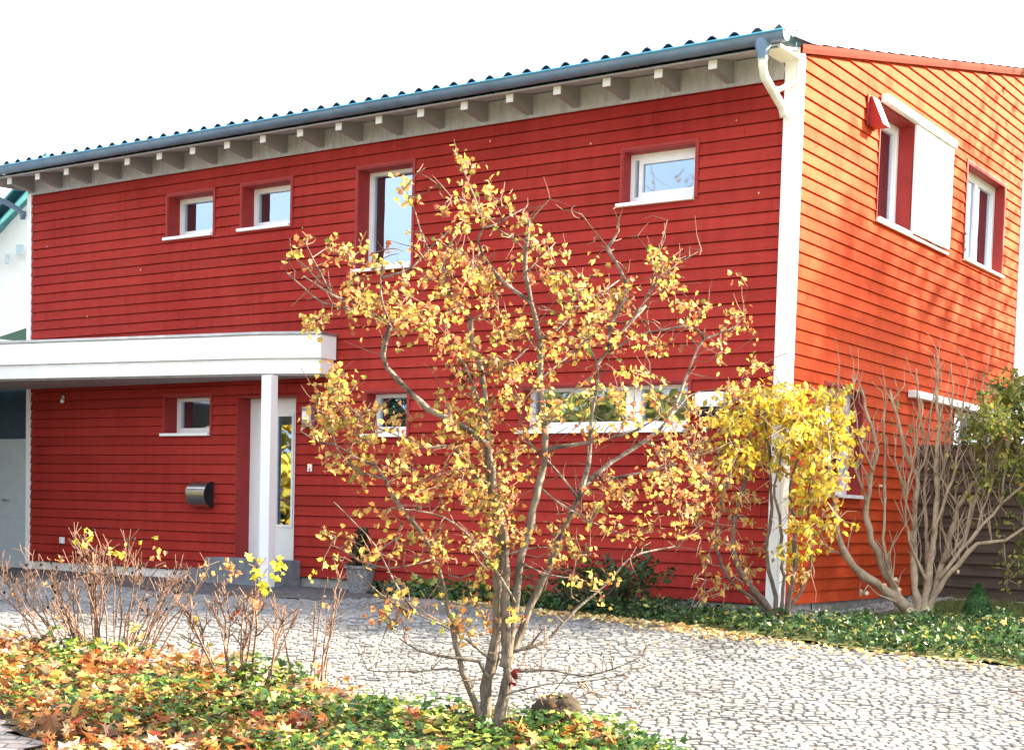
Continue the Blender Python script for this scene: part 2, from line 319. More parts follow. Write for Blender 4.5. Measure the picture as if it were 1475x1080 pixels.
# ------------------------------------------------------------------ THE HOUSE
HX = -11.5; HY = 7.5
def roofz(y): return 5.36+.2225*y
house = empty('wooden_house', (-5.75, 3.7, -.15), 'two storey house clad in red horizontal boards with blue grey tiled roof', 'house')
PF = lambda a, o, z: (a, -o, z)
PS = lambda a, o, z: (o, a, z)
ROW = .1235
def clap(P, a0, a1, z0, zt, holes, name, m, slope=None, seed=1, gap=.009):
    """overlapping boards: every course tilts out by 14 mm at its foot"""
    mb = MB(); rr = random.Random(seed); z = z0
    while z < zt-.005:
        zz = min(z+ROW, zt); cuts = sorted({z, zz}|{h[2] for h in holes if z < h[2] < zz}|{h[3] for h in holes if z < h[3] < zz})
        k = .89+.15*rr.random(); col = (k, k, k)
        jt = [a0+rr.random()*4.2]                     # board joints
        while jt[-1] < a1: jt.append(jt[-1]+3.6+rr.random()*1.2)
        def off(h): return .019*(1-(h-z)/ROW)
        for ci in range(len(cuts)-1):
            c0, c1 = cuts[ci], cuts[ci+1]; mid = (c0+c1)/2
            iv = [(a0, a1)]
            for h in holes:
                if h[2] < mid < h[3]:
                    nv = []
                    for s, e in iv:
                        if h[1] <= s or h[0] >= e: nv.append((s, e)); continue
                        if h[0] > s: nv.append((s, h[0]))
                        if h[1] < e: nv.append((h[1], e))
                    iv = nv
            for s, e in iv:
                pc = [s]+[j for j in jt if s+.05 < j < e-.05]+[e]
                for q in range(len(pc)-1):
                    x0, x1 = pc[q]+(.0022 if q else 0), pc[q+1]-(.0022 if q < len(pc)-2 else 0)
                    k2 = k*(.92+.13*rr.random()); col = (k2, k2, k2)
                    def lo(h, x): return x if not slope else max(x, (h-slope)/.2225)
                    xa, xb = lo(c0, x0), lo(c1, x0)
                    if xa >= x1: continue
                    if q and (not slope or c1 < slope+.2225*(x0-.02)): mb.face([P(x0-.02, -.004, c0), P(x0+.02, -.004, c0), P(x0+.02, -.004, c1), P(x0-.02, -.004, c1)], (.3, .3, .3))
                    xb = min(xb, x1)
                    if c0 == z:
                        g_ = c0+gap
                        mb.face([P(xa, off(g_), g_), P(x1, off(g_), g_), P(x1, off(c1), c1), P(xb, off(c1), c1)], col)
                        mb.face([P(xa, -.035, g_), P(x1, -.035, g_), P(x1, off(g_), g_), P(xa, off(g_), g_)], col)
                        mb.face([P(xa, -.035, c0), P(x1, -.035, c0), P(x1, -.035, g_), P(xa, -.035, g_)], col)
                        mb.face([P(xa, -.035, c0), P(x1, -.035, c0), P(x1, 0, c0), P(xa, 0, c0)], col)
                    else: mb.face([P(xa, off(c0), c0), P(x1, off(c0), c0), P(x1, off(c1), c1), P(xb, off(c1), c1)], col)
        z = zz
    return mb.build(name, m, house)
# openings: a0, a1, z0, z1
W1 = (-8.69, -7.88, 4.27, 4.79); W2 = (-7.36, -6.56, 4.27, 4.79); W3 = (-5.48, -4.68, 3.64, 4.79); W4 = (-1.89, -1.065, 4.06, 4.585)
W5 = (-5.29, -4.69, 1.72, 2.20); W6 = (-3.08, -1.06, 1.74, 2.205); CW = (-8.70, -7.885, 1.76, 2.23); DOOR = (-7.40, -6.41, .10, 2.20)
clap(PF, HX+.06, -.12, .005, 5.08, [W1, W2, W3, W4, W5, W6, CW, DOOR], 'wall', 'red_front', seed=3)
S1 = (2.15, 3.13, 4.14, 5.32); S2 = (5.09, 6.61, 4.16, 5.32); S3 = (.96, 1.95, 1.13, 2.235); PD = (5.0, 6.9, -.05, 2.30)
clap(PS, .13, HY-.12, .005, 7.05, [S1, S2, S3, PD], 'wall', 'red_side_lit', slope=5.325, seed=5, gap=.0035)
b = MB(); b.face([(HX, 0, -.2), (HX, HY, -.2), (HX, HY, roofz(HY)-.1), (HX, 0, 5.2)]); b.face([(HX, HY, -.2), (0, HY, -.2), (0, HY, roofz(HY)-.1), (HX, HY, roofz(HY)-.1)])
b.build('wall', 'red_front', house)
# dark inner skin so that nothing shines through the rooms
b = MB(); b.face([(HX+.02, .9, -.1), (-.02, .9, -.1), (-.02, .9, 5.0), (HX+.02, .9, 5.0)]); b.face([(-.9, .9, -.1), (-.9, HY-.02, -.1), (-.9, HY-.02, 5.4), (-.9, .9, 5.2)])
b.build('inner_wall', 'dark_room', house)
# plinth
b = MB(); b.box(-8.7-2.75, -8.0, .012, .2, -.3, .002); b.build('plinth', 'white_concrete', house)
b = MB(); b.box(-7.99, -.012, .03, .2, -.3, .002); b.box(-.2, -.03, .205, HY-.05, -.3, .002); b.build('plinth', 'plinth', house)
for (x, z) in [(-11.1, 4.35), (-10.25, 3.35), (-9.9, 3.05), (-6.35, 4.2), (-6.0, 3.0), (-2.3, 4.72), (-.62, 4.75), (-.35, 4.02), (-3.6, 4.9), (-9.2, 3.9), (-4.1, 4.3)]:
    b = MB(); w_ = rnd.uniform(.006, .014); b.add([(x-w_, -.021, z), (x+w_*.3, -.021, z+w_*1.6), (x+w_, -.021, z+.004), (x, -.021, z-w_), (x, -.026, z)], [(0, 4, 1), (1, 4, 2), (2, 4, 3), (3, 4, 0)]); b.build('dry_leaf_scrap', 'cut_wood', house)
# corner boards
b = MB(); b.box(-.118, 0, -.024, 0, -.03, 5.34); b.box(.003, .027, -.024, .125, -.03, 5.335); b.build('corner_board', 'white', house, bevel=.002)
b = MB(); b.box(HX-.03, HX+.055, -.024, .03, -.12, 5.1); b.build('corner_board', 'white', house, bevel=.002)
b = MB(); b.box(.003, .027, HY-.115, HY+.02, -.1, 6.95); b.build('corner_board', 'white', house, bevel=.002)
# roof
b = MB(); TW = .2365; x0 = HX-.18; x1 = .045; nw = int((x1-x0)/TW*8); course = .345; y = -.545; ci = 0
while y < HY+.1:
    y2 = min(y+course+.06, HY+.2); xs = [x0+(x1-x0)*i/nw for i in range(nw+1)]
    ph = [math.sin(2*math.pi*(x-x1)/TW+1.2) for x in xs]
    def hz(p): return (.040 if y < 0 else .020)*(p if p > -.55 else -.55+(p+.55)*.25)
    lift = .020
    v = []
    for (yy, dz) in ((y, lift-.012), (y, lift), (y2, 0)):
        v += [(x, yy, roofz(yy)+.012+.122*max(0, 1-(yy+.55)/.45)+dz+hz(p)) for x, p in zip(xs, ph)]
    n1 = nw+1
    b.add(v, [(k*n1+i, k*n1+i+1, (k+1)*n1+i+1, (k+1)*n1+i) for k in range(2) for i in range(nw)])
    y += course; ci += 1
roof = b.build('roof', 'tile', house, smooth=False)
b = MB()                                              # deck
vs_ = [(x, y, roofz(y)+dz) for x in (HX-.15, .02) for y in (-.5, HY+.15) for dz in (-.022, -.004)]
b.add(vs_, [(0, 1, 3, 2), (4, 6, 7, 5), (0, 4, 5, 1), (2, 3, 7, 6), (0, 2, 6, 4), (1, 5, 7, 3)])
b.build('roof_deck', 'soffit', house)
b = MB(); b.box(HX-.02, -.13, -.022, .0, 5.082, 5.325); b.build('frieze_board', 'soffit', house)
b = MB()                                              # left verge board
b.add([(x, y, roofz(y)+dz) for x in (HX-.185, HX-.155) for y in (-.5, .02) for dz in (-.19 if y > 0 else -.10, .04)], [(0, 1, 3, 2), (4, 6, 7, 5), (0, 4, 5, 1), (2, 3, 7, 6), (0, 2, 6, 4), (1, 5, 7, 3)])
b.build('verge_board', 'soffit', house)
b = MB(); v = []                                      # red verge trim on the gable
for y in (-.02, HY+.16):
    for (o, dz) in ((.032, -.055), (.056, -.055), (.060, -.01), (.056, .030), (.032, .030)): v.append((o, y, roofz(y)+dz))
b.add(v, [(i, (i+1) % 5, 5+(i+1) % 5, 5+i) for i in range(5)]+[(4, 3, 2, 1, 0), (5, 6, 7, 8, 9)]); b.build('verge_trim', 'red_dark', house)
b = MB(); b.box(-.16, .05, -.50, .0, 5.235, 5.262); b.box(-.02, .045, -.02, .06, 5.263, 5.36); b.build('box_end', 'pipe_white', house)
raf = None
for i in range(19):
    x = -.70-i*.595
    if raf is None:
        b = MB(); o_ = .040; v = []
        for y, zb in ((-.40, roofz(-.40)-.105), (-.0225, roofz(-.022)-.24)):
            for xx in (x-o_, x+o_): v += [(xx, y, zb), (xx, y, roofz(y)-.024)]
        b.add(v, [(0, 2, 3, 1), (4, 5, 7, 6), (0, 1, 5, 4), (2, 6, 7, 3), (0, 4, 6, 2), (1, 3, 7, 5)]); raf = b.build('rafter', 'rafter_shade', house)
        b = MB(); b.box(x-o_-.004, x+o_+.004, -.412, -.4005, roofz(-.4)-.112, roofz(-.4)-.030); cap_ = b.build('end_cap', 'white', raf)  # rafter end left white, without the shade grey of the sides
    else:
        c = raf.copy(); COL.objects.link(c); c.parent = house; c.location = (-i*.595, 0, 0)
        c2 = cap_.copy(); COL.objects.link(c2); c2.parent = c
# gutter: half round, rolled lip, brackets as seams
b = MB(); gx0, gx1 = HX-.55, .135; yc, zc, rg = -.565, 5.335, .078; prof = []
for k in range(13):
    w = math.pi+math.pi*k/12; prof.append((yc+rg*math.cos(w), zc+rg*math.sin(w)*1.05))
xs = [gx0, gx1]
v = [(x, p, q) for x in xs for p, q in prof]; b.add(v, [(i, i+1, 13+i+1, 13+i) for i in range(12)])
v = [(x, yc+(p-yc)*.93, zc+(q-zc)*.93) for x in xs for p, q in prof]; b.add(v, [(i, 13+i, 13+i+1, i+1) for i in range(12)])
for x in xs: b.add([(x, p, q) for p, q in prof], [tuple(range(13))])
gut = b.build('gutter', 'gutter', house, smooth=True)
b = MB(); b.tube([(gx0, yc-rg-.002, zc+.004), (gx1, yc-rg-.002, zc+.004)], .011, 8); 
b.build('gutter_lip', 'gutter_lip', house, smooth=True)
for xx in [gx1-3.0*i-1.6 for i in range(4)]:
    b = MB(); v = [(x, yc+(p-yc)*1.04, zc+(q-zc)*1.04) for x in (xx, xx+.035) for p, q in prof]; b.add(v, [(i, i+1, 13+i+1, 13+i) for i in range(12)]); b.build('gutter_bracket', 'gutter', house, smooth=True)
# right downspout: funnel, bend to the corner
b = MB(); b.lathe([(.075, 5.30), (.075, 5.24), (.050, 5.155), (.052, 5.12)], 0, 0, 16); fun = MB(); fun.v = [(x-.10, y+yc, z) for x, y, z in b.v]; fun.f = b.f; fun.c = b.c
fun.build('gutter_outlet', 'gutter', house, smooth=True)
b = MB(); b.tube([(-.10, yc, 5.16), (-.10, yc+.005, 5.07), (-.10, yc+.05, 4.98), (-.095, -.36, 4.90), (-.085, -.14, 4.79), (-.083, -.10, 4.74), (-.083, -.085, 4.70)], .041, 14)
b.tube([(-.10, yc+.002, 5.155), (-.10, yc+.002, 5.115)], .049, 14); b.build('downspout', 'pipe_white', house, smooth=True)
b = MB(); b.tube([(.0, -.02, 5.05), (-.07, -.22, 4.93), (-.09, -.36, 4.90)], .024, 10); b.build('pipe_clamp', 'pipe_white', house, smooth=True)
# left downspout
b = MB(); b.tube([(HX-.46, yc, 5.27), (HX-.46, yc, 5.16), (HX-.36, -.47, 5.09), (HX-.12, -.13, 4.90), (HX-.085, -.06, 4.84), (HX-.085, -.05, 4.76)], .036, 12); b.build('downspout', 'gutter', house, smooth=True)
b = MB(); b.tube([(HX-.085, -.05, 4.80), (HX-.085, -.05, 4.87)], .047, 12); b.build('pipe_clamp', 'gutter', house, smooth=True)
# lightning rod, snow guard and roof window seen over the eave
b = MB(); b.tube([(-.0, -.05, 5.36), (.005, -.05, 5.53)], .006, 6); b.box(-.03, .022, -.06, -.04, 5.505, 5.525); b.build('lightning_rod', 'steel', house)
b = MB(); b.tube([(HX+.25, -.35, 5.40), (HX+.48, .35, 5.68)], .016, 8); b.tube([(HX+.48, .35, 5.68), (HX+.5, .36, 5.80)], .006, 6); b.box(HX+.46, HX+1.5, .32, .52, 5.60, 5.63); b.build('snow_guard', 'gutter_lip', house)
b = MB(); b.tube([(-7.42, -.3, 5.40), (-7.36, -.28, 5.50)], .012, 6); b.build('snow_guard', 'gutter_lip', house)

def window(P, A, dep, fr=(.055, .055, .055, .105), sill=(.07, 0), sash=None, casing=.03, back='dark_room', parts=None, lab=None, red='red_trim', dx=None, backdep=.35):
    a0, a1, z0, z1 = A; l, r_, t, bt = fr
    b = MB(); o0, o1 = -dep-.07, -dep
    def ring(b, a0, a1, z0, z1, l, r_, t, bt, o0, o1):
        b.box(a0, a0+l, o0, o1, z0, z1, P); b.box(a1-r_, a1, o0, o1, z0, z1, P)
        b.box(a0+l, a1-r_, o0, o1, z1-t, z1, P); b.box(a0+l, a1-r_, o0, o1, z0, z0+bt, P)
    ring(b, a0, a1, z0, z1, l, r_, t, bt, o0, o1)
    ga0, ga1, gz0, gz1 = a0+l, a1-r_, z0+bt, z1-t
    if dx:                                            # mullions: list of (start, end)
        for m0, m1 in dx: b.box(m0, m1, o0+.002, o1+.012, gz0, gz1, P)
    w = b.build('window', 'white_frame', house)
    if lab: w['label'] = lab
    if sash:
        s = MB()
        for (s0, s1) in sash: ring(s, s0, s1, gz0, gz1, .045, .045, .045, .045, o0+.01, o1-.012)
        s.build('sash', 'white_frame', w)
    b = MB(); b.face([P(ga0, o0+.03, gz0), P(ga1, o0+.03, gz0), P(ga1, o0+.03, gz1), P(ga0, o0+.03, gz1)]); b.build('pane', 'glass', w)
    b = MB()                                          # room box behind
    d = o0-backdep
    b.face([P(a0, d, z0), P(a1, d, z0), P(a1, d, z1), P(a0, d, z1)])
    for q in (((a0, z0), (a1, z0)), ((a0, z1), (a1, z1)), ((a0, z0), (a0, z1)), ((a1, z0), (a1, z1))):
        b.face([P(q[0][0], d, q[0][1]), P(q[1][0], d, q[1][1]), P(q[1][0], o0, q[1][1]), P(q[0][0], o0, q[0][1])])
    b.build('room', 'dark_room', w)
    if back == 'curtain':
        b = MB(); n = 40; v = []
        for i in range(n+1):
            a = ga0+(ga1-ga0)*i/n
            for z in (gz0, gz1): v.append(P(a, o0-.07+.018*math.sin(i*1.9)+.008*math.sin(i*.7), z))
        b.add(v, [(2*i, 2*i+2, 2*i+3, 2*i+1) for i in range(n)]); b.build('curtain', 'curtain', w)
    b = MB()                                          # reveal boards
    e = .018
    b.box(a0-.012, a0-.0005, -dep, e, z0, z1, P); b.box(a1+.0005, a1+.012, -dep, e, z0, z1, P); b.box(a0-.012, a1+.012, -dep, e+.001, z1+.0005, z1+.014, P); b.box(a0-.012, a1+.012, -dep, .0, z0-.012, z0-.0005, P)
    b.build('reveal', red, w)
    if casing:
        b = MB(); c = casing
        b.box(a0-.012-c, a0-.0125, 0, .024, z0-.01, z1+.014+c, P); b.box(a1+.0125, a1+.012+c, 0, .024, z0-.01, z1+.014+c, P); b.box(a0-.0125, a1+.0125, 0, .026, z1+.015, z1+.014+c, P)
        b.build('casing', red, w)
    if sill:
        b = MB(); b.box(a0-sill[0], a1+sill[1], -dep+.001, .055, z0-.03, z0+.006, P); b.build('sill', 'white', w, bevel=.003)
    return w
window(PF, W1, .185, lab='small square window, left of two under the eaves')
window(PF, W2, .185, lab='small square window, right of two under the eaves')
window(PF, W3, .185, (.05, .05, .04, .09), casing=.03, lab='tall narrow upper window reflecting pale blue sky')
window(PF, W4, .13, (.045, .045, .055, .09), sash=[(-1.80, -1.11)], lab='small upper window near the white corner board')
window(PF, W5, .15, (.05, .05, .04, .10), lab='small dark ground floor window behind the tree')
window(PF, W6, .14, (.05, .05, .035, .10), dx=[(-1.86, -1.68)], lab='wide low ground floor window with a white mullion')
window(PF, CW, .185, (.055, .05, .04, .085), lab='small dark window under the flat carport roof')
window(PS, S1, .15, (.05, .05, .05, .05), sash=[(2.2, 3.08)], back='curtain', sill=(.02, .02), casing=.02, lab='tall gable window beside the open white shutter')
window(PS, S2, .11, (.06, .06, .05, .06), sash=[(5.15, 5.87), (5.87, 6.55)], back='curtain', sill=(.04, .04), lab='wide gable window near the far corner', casing=.035)
window(PS, S3, .12, (.06, .06, .05, .06), sash=[(1.02, 1.89)], back='curtain', sill=(.08, .08), lab='ground floor gable window behind the yellow shrub')
window(PS, PD, .10, (.07, .07, .07, .08), dx=[(5.9, 5.98)], sill=None, casing=0, lab='dark patio door behind the brown fence')
b = MB(); v = []                                      # white objects on window ledges
b.box(5.30, 5.42, -.16, -.13, 4.235, 4.36, PS); b.build('ledge_ornament', 'white', house)
# sliding shutter and its rail
b = MB(); b.box(3.145, 4.41, .030, .062, 4.15, 5.345, PS)
for i in range(1, 6): b.box(3.145+i*.21, 3.149+i*.21, .0625, .064, 4.17, 5.33, PS)
b.build('shutter', 'white', house, bevel=.003)
b = MB(); b.box(2.12, 4.43, .020, .095, 5.352, 5.435, PS); b.box(2.9, 3.0, .0951, .103, 5.36, 5.42, PS); b.build('shutter_rail', 'white', house, bevel=.006)
b = MB(); b.box(2.12, 4.43, .020, .048, 4.09, 4.118, PS); b.build('shutter_guide', 'white', house)
# vent hood: red wedge; its sunlit front is painted white, shaded faces red
b = MB(); ya, yb = 1.78, 1.97
b.box(ya-.05, yb+.05, .017, .033, 5.03, 5.34, PS)
b.build('vent_plate', 'red_trim', house)
b = MB(); v = [(.034, y, z) for y in (ya, yb) for z in (5.03, 5.33)]+[(o, y, z) for y in (ya, yb) for o, z in ((.19, 5.03), (.06, 5.33))]
b.add([v[0], v[1], v[4], v[5], v[2], v[3], v[6], v[7]], [(0, 2, 3, 1), (4, 5, 7, 6), (0, 4, 6, 2), (1, 3, 7, 5), (2, 6, 7, 3), (0, 1, 5, 4)])
b.build('vent_hood', 'white', house, bevel=.004)
b = MB(); b.face([(.034, ya-.002, 5.03), (.189, ya-.002, 5.03), (.059, ya-.002, 5.33), (.034, ya-.002, 5.33)]); b.face([(.034, ya, 5.028), (.034, yb, 5.028), (.189, yb, 5.028), (.189, ya, 5.028)]); b.build('vent_shaded_faces', 'red_trim', house)
# awning cassette over the patio
b = MB(); b.box(3.32, 7.2, .018, .115, 2.30, 2.385, PS); b.build('awning', 'white', house, bevel=.008)
# entrance door in its recess
b = MB(); b.box(-7.40-.012, -7.401, -.22, .016, .1, 2.2, PF); b.box(-6.409, -6.398, -.22, .016, .1, 2.2, PF); b.box(-7.41, -6.40, -.22, .015, 2.201, 2.213, PF); b.build('door_reveal', 'red_trim', house)
d = MB(); GL = (-6.93, -6.67, .62, 1.985)
d.box(-7.40, GL[0], -.27, -.22, .1, 2.2, PF); d.box(GL[1], -6.41, -.27, -.22, .1, 2.2, PF); d.box(GL[0], GL[1], -.27, -.22, .1, GL[2], PF); d.box(GL[0], GL[1], -.27, -.22, GL[3], 2.2, PF)
door = d.build('door', 'white_frame', house); door['label'] = 'white front door with a tall narrow glass strip'
b = MB(); b.box(GL[0]-.02, GL[0]+.012, -.219, -.208, GL[2]-.02, GL[3]+.02, PF); b.box(GL[1]-.012, GL[1]+.02, -.219, -.208, GL[2]-.02, GL[3]+.02, PF); b.box(GL[0]+.012, GL[1]-.012, -.219, -.208, GL[2]-.02, GL[2]+.012, PF); b.box(GL[0]+.012, GL[1]-.012, -.219, -.208, GL[3]-.012, GL[3]+.02, PF)
b.build('glass_bead', 'white', door)
b = MB(); b.face([PF(GL[0], -.245, GL[2]), PF(GL[1], -.245, GL[2]), PF(GL[1], -.245, GL[3]), PF(GL[0], -.245, GL[3])]); b.build('pane', 'glass', door)
b = MB(); b.face([PF(GL[0], -.40, GL[2]), PF(GL[1], -.40, GL[2]), PF(GL[1], -.40, GL[3]), PF(GL[0], -.40, GL[3])]); b.build('room', 'dark_room', door)
b = MB(); b.tube([PF(-7.02, -.17, .75), PF(-7.02, -.17, 1.7)], .015, 10); b.tube([PF(-7.02, -.22, .85), PF(-7.02, -.17, .85)], .01); b.tube([PF(-7.02, -.22, 1.6), PF(-7.02, -.17, 1.6)], .01); b.build('handle', 'steel', door, smooth=True)
# garage side of the house, left of the corner board
b = MB(); b.box(-15.5, HX-.035, -.10, -.04, -.14, 1.72, PF)
for i in range(1, 5): b.box(-15.4, HX-.1, -.0401, -.034, -.12+i*.36, -.108+i*.36, PF)
gd = b.build('garage_door', 'garage', house); gd['label'] = 'pale blue white garage door at the left edge'
b = MB(); b.box(-15.5, HX-.035, -.12, -.06, 1.725, 2.44, PF); b.build('transom', 'solar', gd)
b = MB(); b.tube([PF(-12.05, -.035, .86), PF(-12.05, .02, .86), PF(-11.93, .02, .86)], .012, 8); b.build('handle', 'steel', gd, smooth=True)
b = MB(); b.face([(-15.5, .14, -.2), (HX, .14, -.2), (HX, .14, 2.43), (-15.5, .14, 2.43)]); b.build('wall', 'red_front', house)

# ------------------------------------------------------------------ carport roof
cp = empty('carport', (-9, -1, -.12), 'white flat carport roof with deep fascia and one slim post beside the front door', 'carport')
def outline(o): return [(-5.80+o, -.030), (-5.80+o, -.27-o*.9), (-6.52+o*.2, -.50-o), (-10.95-o*0, -1.165-o), (-10.95+o, -6.6-o), (-17.0, -6.6-o), (-17.0, -.030)]  # forward leg is added out of view, to block sky light under the roof
b = MB(); b.prism(outline(0), 2.425, 2.60); b.build('beam', 'white', cp, bevel=.003)
b = MB(); b.prism(outline(.035), 2.603, 2.875); b.build('fascia', 'white', cp, bevel=.003)
b = MB(); b.prism(outline(.055), 2.878, 2.912); b.build('roof_edging', 'lamp_metal', cp, bevel=.003)
b = MB(); b.prism([(x, y+.0) for x, y in [(-5.84, -.032), (-5.84, -.24), (-6.54, -.46), (-11.0, -1.12), (-11.0, -6.55), (-16.95, -6.55), (-16.95, -.032)]], 2.405, 2.4245); b.build('ceiling', 'soffit', cp)
b = MB(); b.box(-6.50, -6.345, -.52, -.40, -.15, 2.404); b.build('post', 'white', cp, bevel=.004)
b = MB(); b.box(-11.3, -11.14, -6.4, -6.24, -.4, 2.404); b.build('post', 'white', cp, bevel=.004)  # added support for the unseen forward leg
b = MB(); b.box(-16.9, -16.78, -6.5, -.04, -.4, 2.404); b.build('added_side_wall', 'white', cp)  # added out of view, shuts off light from the left

# ------------------------------------------------------------------ small things at the front wall
t = empty('mailbox', (-7.93, -.02, .80), 'stainless steel mailbox with rounded front on the red wall left of the door', 'mailbox')
b = MB(); n = 16; v = []
for x in (-8.13, -7.80):
    for k in range(n+1):
        w = -math.pi/2+math.pi*k/n; v.append((x, -.03-.155*math.cos(w), .985+.165*math.sin(w)))
b.add(v, [(i, i+1, n+1+i+1, n+1+i) for i in range(n)]); b.build('front', 'steel', t, smooth=True)
b = MB()
for x in (-8.131, -7.799): b.add([(x, p[1], p[2]) for p in v[:n+1]], [tuple(range(n+1))])
b.box(-8.13, -7.80, -.03, -.018, .82, 1.15); b.build('housing', 'dark_room', t)
b = MB(); b.box(-8.12, -7.81, -.19, -.178, 1.045, 1.055); b.build('flap', 'lamp_metal', t)
t = empty('wall_lamp', (-6.16, -.02, 1.82), 'small silver wall lamp with white face right of the front door', 'lamp')
b = MB(); b.box(-6.235, -6.09, -.10, -.017, 1.815, 2.06); b.build('housing', 'lamp_metal', t, bevel=.006)
b = MB(); b.box(-6.222, -6.103, -.112, -.101, 1.90, 2.0); b.build('shade', 'white', t, bevel=.004)
t = empty('door_intercom', (-6.15, -.02, 1.30), 'tiny white bell plate on the red wall below the lamp', 'intercom')
b = MB(); b.box(-6.19, -6.125, -.03, -.018, 1.325, 1.375); b.box(-6.19, -6.17, -.03, -.018, 1.285, 1.3245); b.box(-6.145, -6.125, -.03, -.018, 1.285, 1.3245); b.build('plate', 'white', t)
b = MB(); b.box(-6.165, -6.15, -.034, -.0305, 1.34, 1.36); b.build('button', 'lamp_metal', t)
t = empty('outdoor_socket', (-10.72, -.02, .26), 'white square socket low on the dark red wall left of the mailbox', 'socket')
b = MB(); b.box(-10.76, -10.68, -.05, -.017, .27, .36); b.build('box', 'white', t, bevel=.005); b = MB(); b.box(-10.745, -10.695, -.056, -.0505, .285, .345); b.build('flap', 'white_frame', t)
t = empty('motion_sensor', (-10.72, -.02, 2.2), 'tiny grey motion sensor high on the dark wall under the carport', 'sensor')
b = MB(); b.box(-10.75, -10.69, -.05, -.017, 2.24, 2.31); b.build('housing', 'lamp_metal', t, bevel=.01); b = MB(); b.lathe([(.0, 2.195), (.02, 2.2), (.028, 2.22), (.024, 2.239)], -10.72, -.045, 12); b.build('lens', 'white', t, smooth=True)
t = empty('wall_box', (-.78, -.02, 1.93), 'white box with dark underside on the red wall between wide window and corner', 'box')
b = MB(); b.box(-.93, -.62, -.11, -.017, 1.955, 2.10); b.build('housing', 'white', t, bevel=.006); b = MB(); b.box(-.90, -.65, -.10, -.02, 1.86, 1.9545); b.build('base', 'dark_room', t)
t = empty('entrance_steps', (-7, -.3, -.15), 'dark grey stone block steps in front of the white door', 'steps')
b = MB(); b.box(-7.55, -6.30, -.385, -.002, -.17, .205); b.build('landing', 'block', t, bevel=.006)
b = MB(); b.box(-7.86, -7.555, -.385, -.002, -.17, .06); b.build('step', 'block', t, bevel=.006)
# pot with dry plant
t = empty('potted_plant', (-5.05, -.35, -.15), 'dark shaggy plant in a tapered granite pot against the red wall', 'potted plant')
b = MB(); b.lathe([(0, -.16), (.12, -.16), (.17, .16), (.19, .17), (.19, .20), (.16, .20), (.15, .14), (0, .14)], -5.05, -.35, 18); b.build('pot', 'granite', t, smooth=False)

# ------------------------------------------------------------------ foliage helpers
def lobed(n, depth, jag=0):
    pts = []
    for i in range(2*n):
        a = math.pi*2*i/(2*n); rr = 1 if i % 2 == 0 else depth
        pts.append((math.cos(a)*rr, math.sin(a)*rr))
    return pts
HAW = [(-.05, 0), (.12, .28), (.05, .48), (.38, .36), (.48, .52), (.66, .28), (1, 0), (.66, -.28), (.48, -.52), (.38, -.36), (.05, -.48), (.12, -.28)]
MAPLE = [(-.55, 0), (-.38, .16), (-.62, .52), (-.20, .36), (-.05, .92), (.18, .42), (.55, .62), (.42, .22), (1, 0), (.42, -.22), (.55, -.62), (.18, -.42), (-.05, -.92), (-.20, -.36), (-.62, -.52), (-.38, -.16)]
OVAL = [(-.05, 0), (.2, .22), (.55, .27), (1, 0), (.55, -.27), (.2, -.22)]
IVY = [(-.2, 0), (-.25, .45), (.15, .38), (.35, .55), (.5, .25), (1, 0), (.5, -.25), (.35, -.55), (.15, -.38), (-.25, -.45)]
def leaf(mb, p, d, nrm, size, shape, col, fold=.25, curl=.2, rr=rnd):
    d = d.normalized(); s = d.cross(nrm)
    if s.length < 1e-4: s = d.orthogonal()
    s.normalize(); n = s.cross(d)
    i0 = len(mb.v); mb.v.append(tuple(p+d*size*.35)); mb.c.append(col)
    wob = rr.uniform(.8, 1.2)
    for (a, b) in shape:
        mb.v.append(tuple(p+d*(a*size)+s*(b*size*wob)+n*(abs(b)*fold*size-(a-.35)**2*curl*size))); mb.c.append(col)
    k = len(shape)
    for j in range(k): mb.f.append((i0, i0+1+j, i0+1+(j+1) % k))
def rv(rr=rnd):
    while True:
        v = Vector((rr.uniform(-1, 1), rr.uniform(-1, 1), rr.uniform(-1, 1)))
        if .05 < v.length < 1: return v.normalized()
def jit(c, a, rr=rnd):
    k = 1+rr.uniform(-a, a); return tuple(max(.004, q*k*(1+rr.uniform(-a, a)*.4)) for q in c)
def pick(pal, rr=rnd):
    t = rr.random()*sum(w for w, _ in pal)
    for w, c in pal:
        t -= w
        if t <= 0: return c
    return pal[-1][1]
def smooth_path(pts, step=14):
    """resample a traced stem: list of (x, y, depth, radius)"""
    out = []
    for i in range(len(pts)-1):
        p0 = pts[max(i-1, 0)]; p1 = pts[i]; p2 = pts[i+1]; p3 = pts[min(i+2, len(pts)-1)]
        L = math.hypot(p2[0]-p1[0], p2[1]-p1[1]); n = max(1, int(L/step))
        for k in range(n):
            t = k/n; q = []
            for c in range(4):
                a, b_, c_, d_ = p0[c], p1[c], p2[c], p3[c]
                q.append(.5*((2*b_)+(-a+c_)*t+(2*a-5*b_+4*c_-d_)*t*t+(-a+3*b_-3*c_+d_)*t**3))
            out.append(tuple(q))
    out.append(tuple(pts[-1])); return out
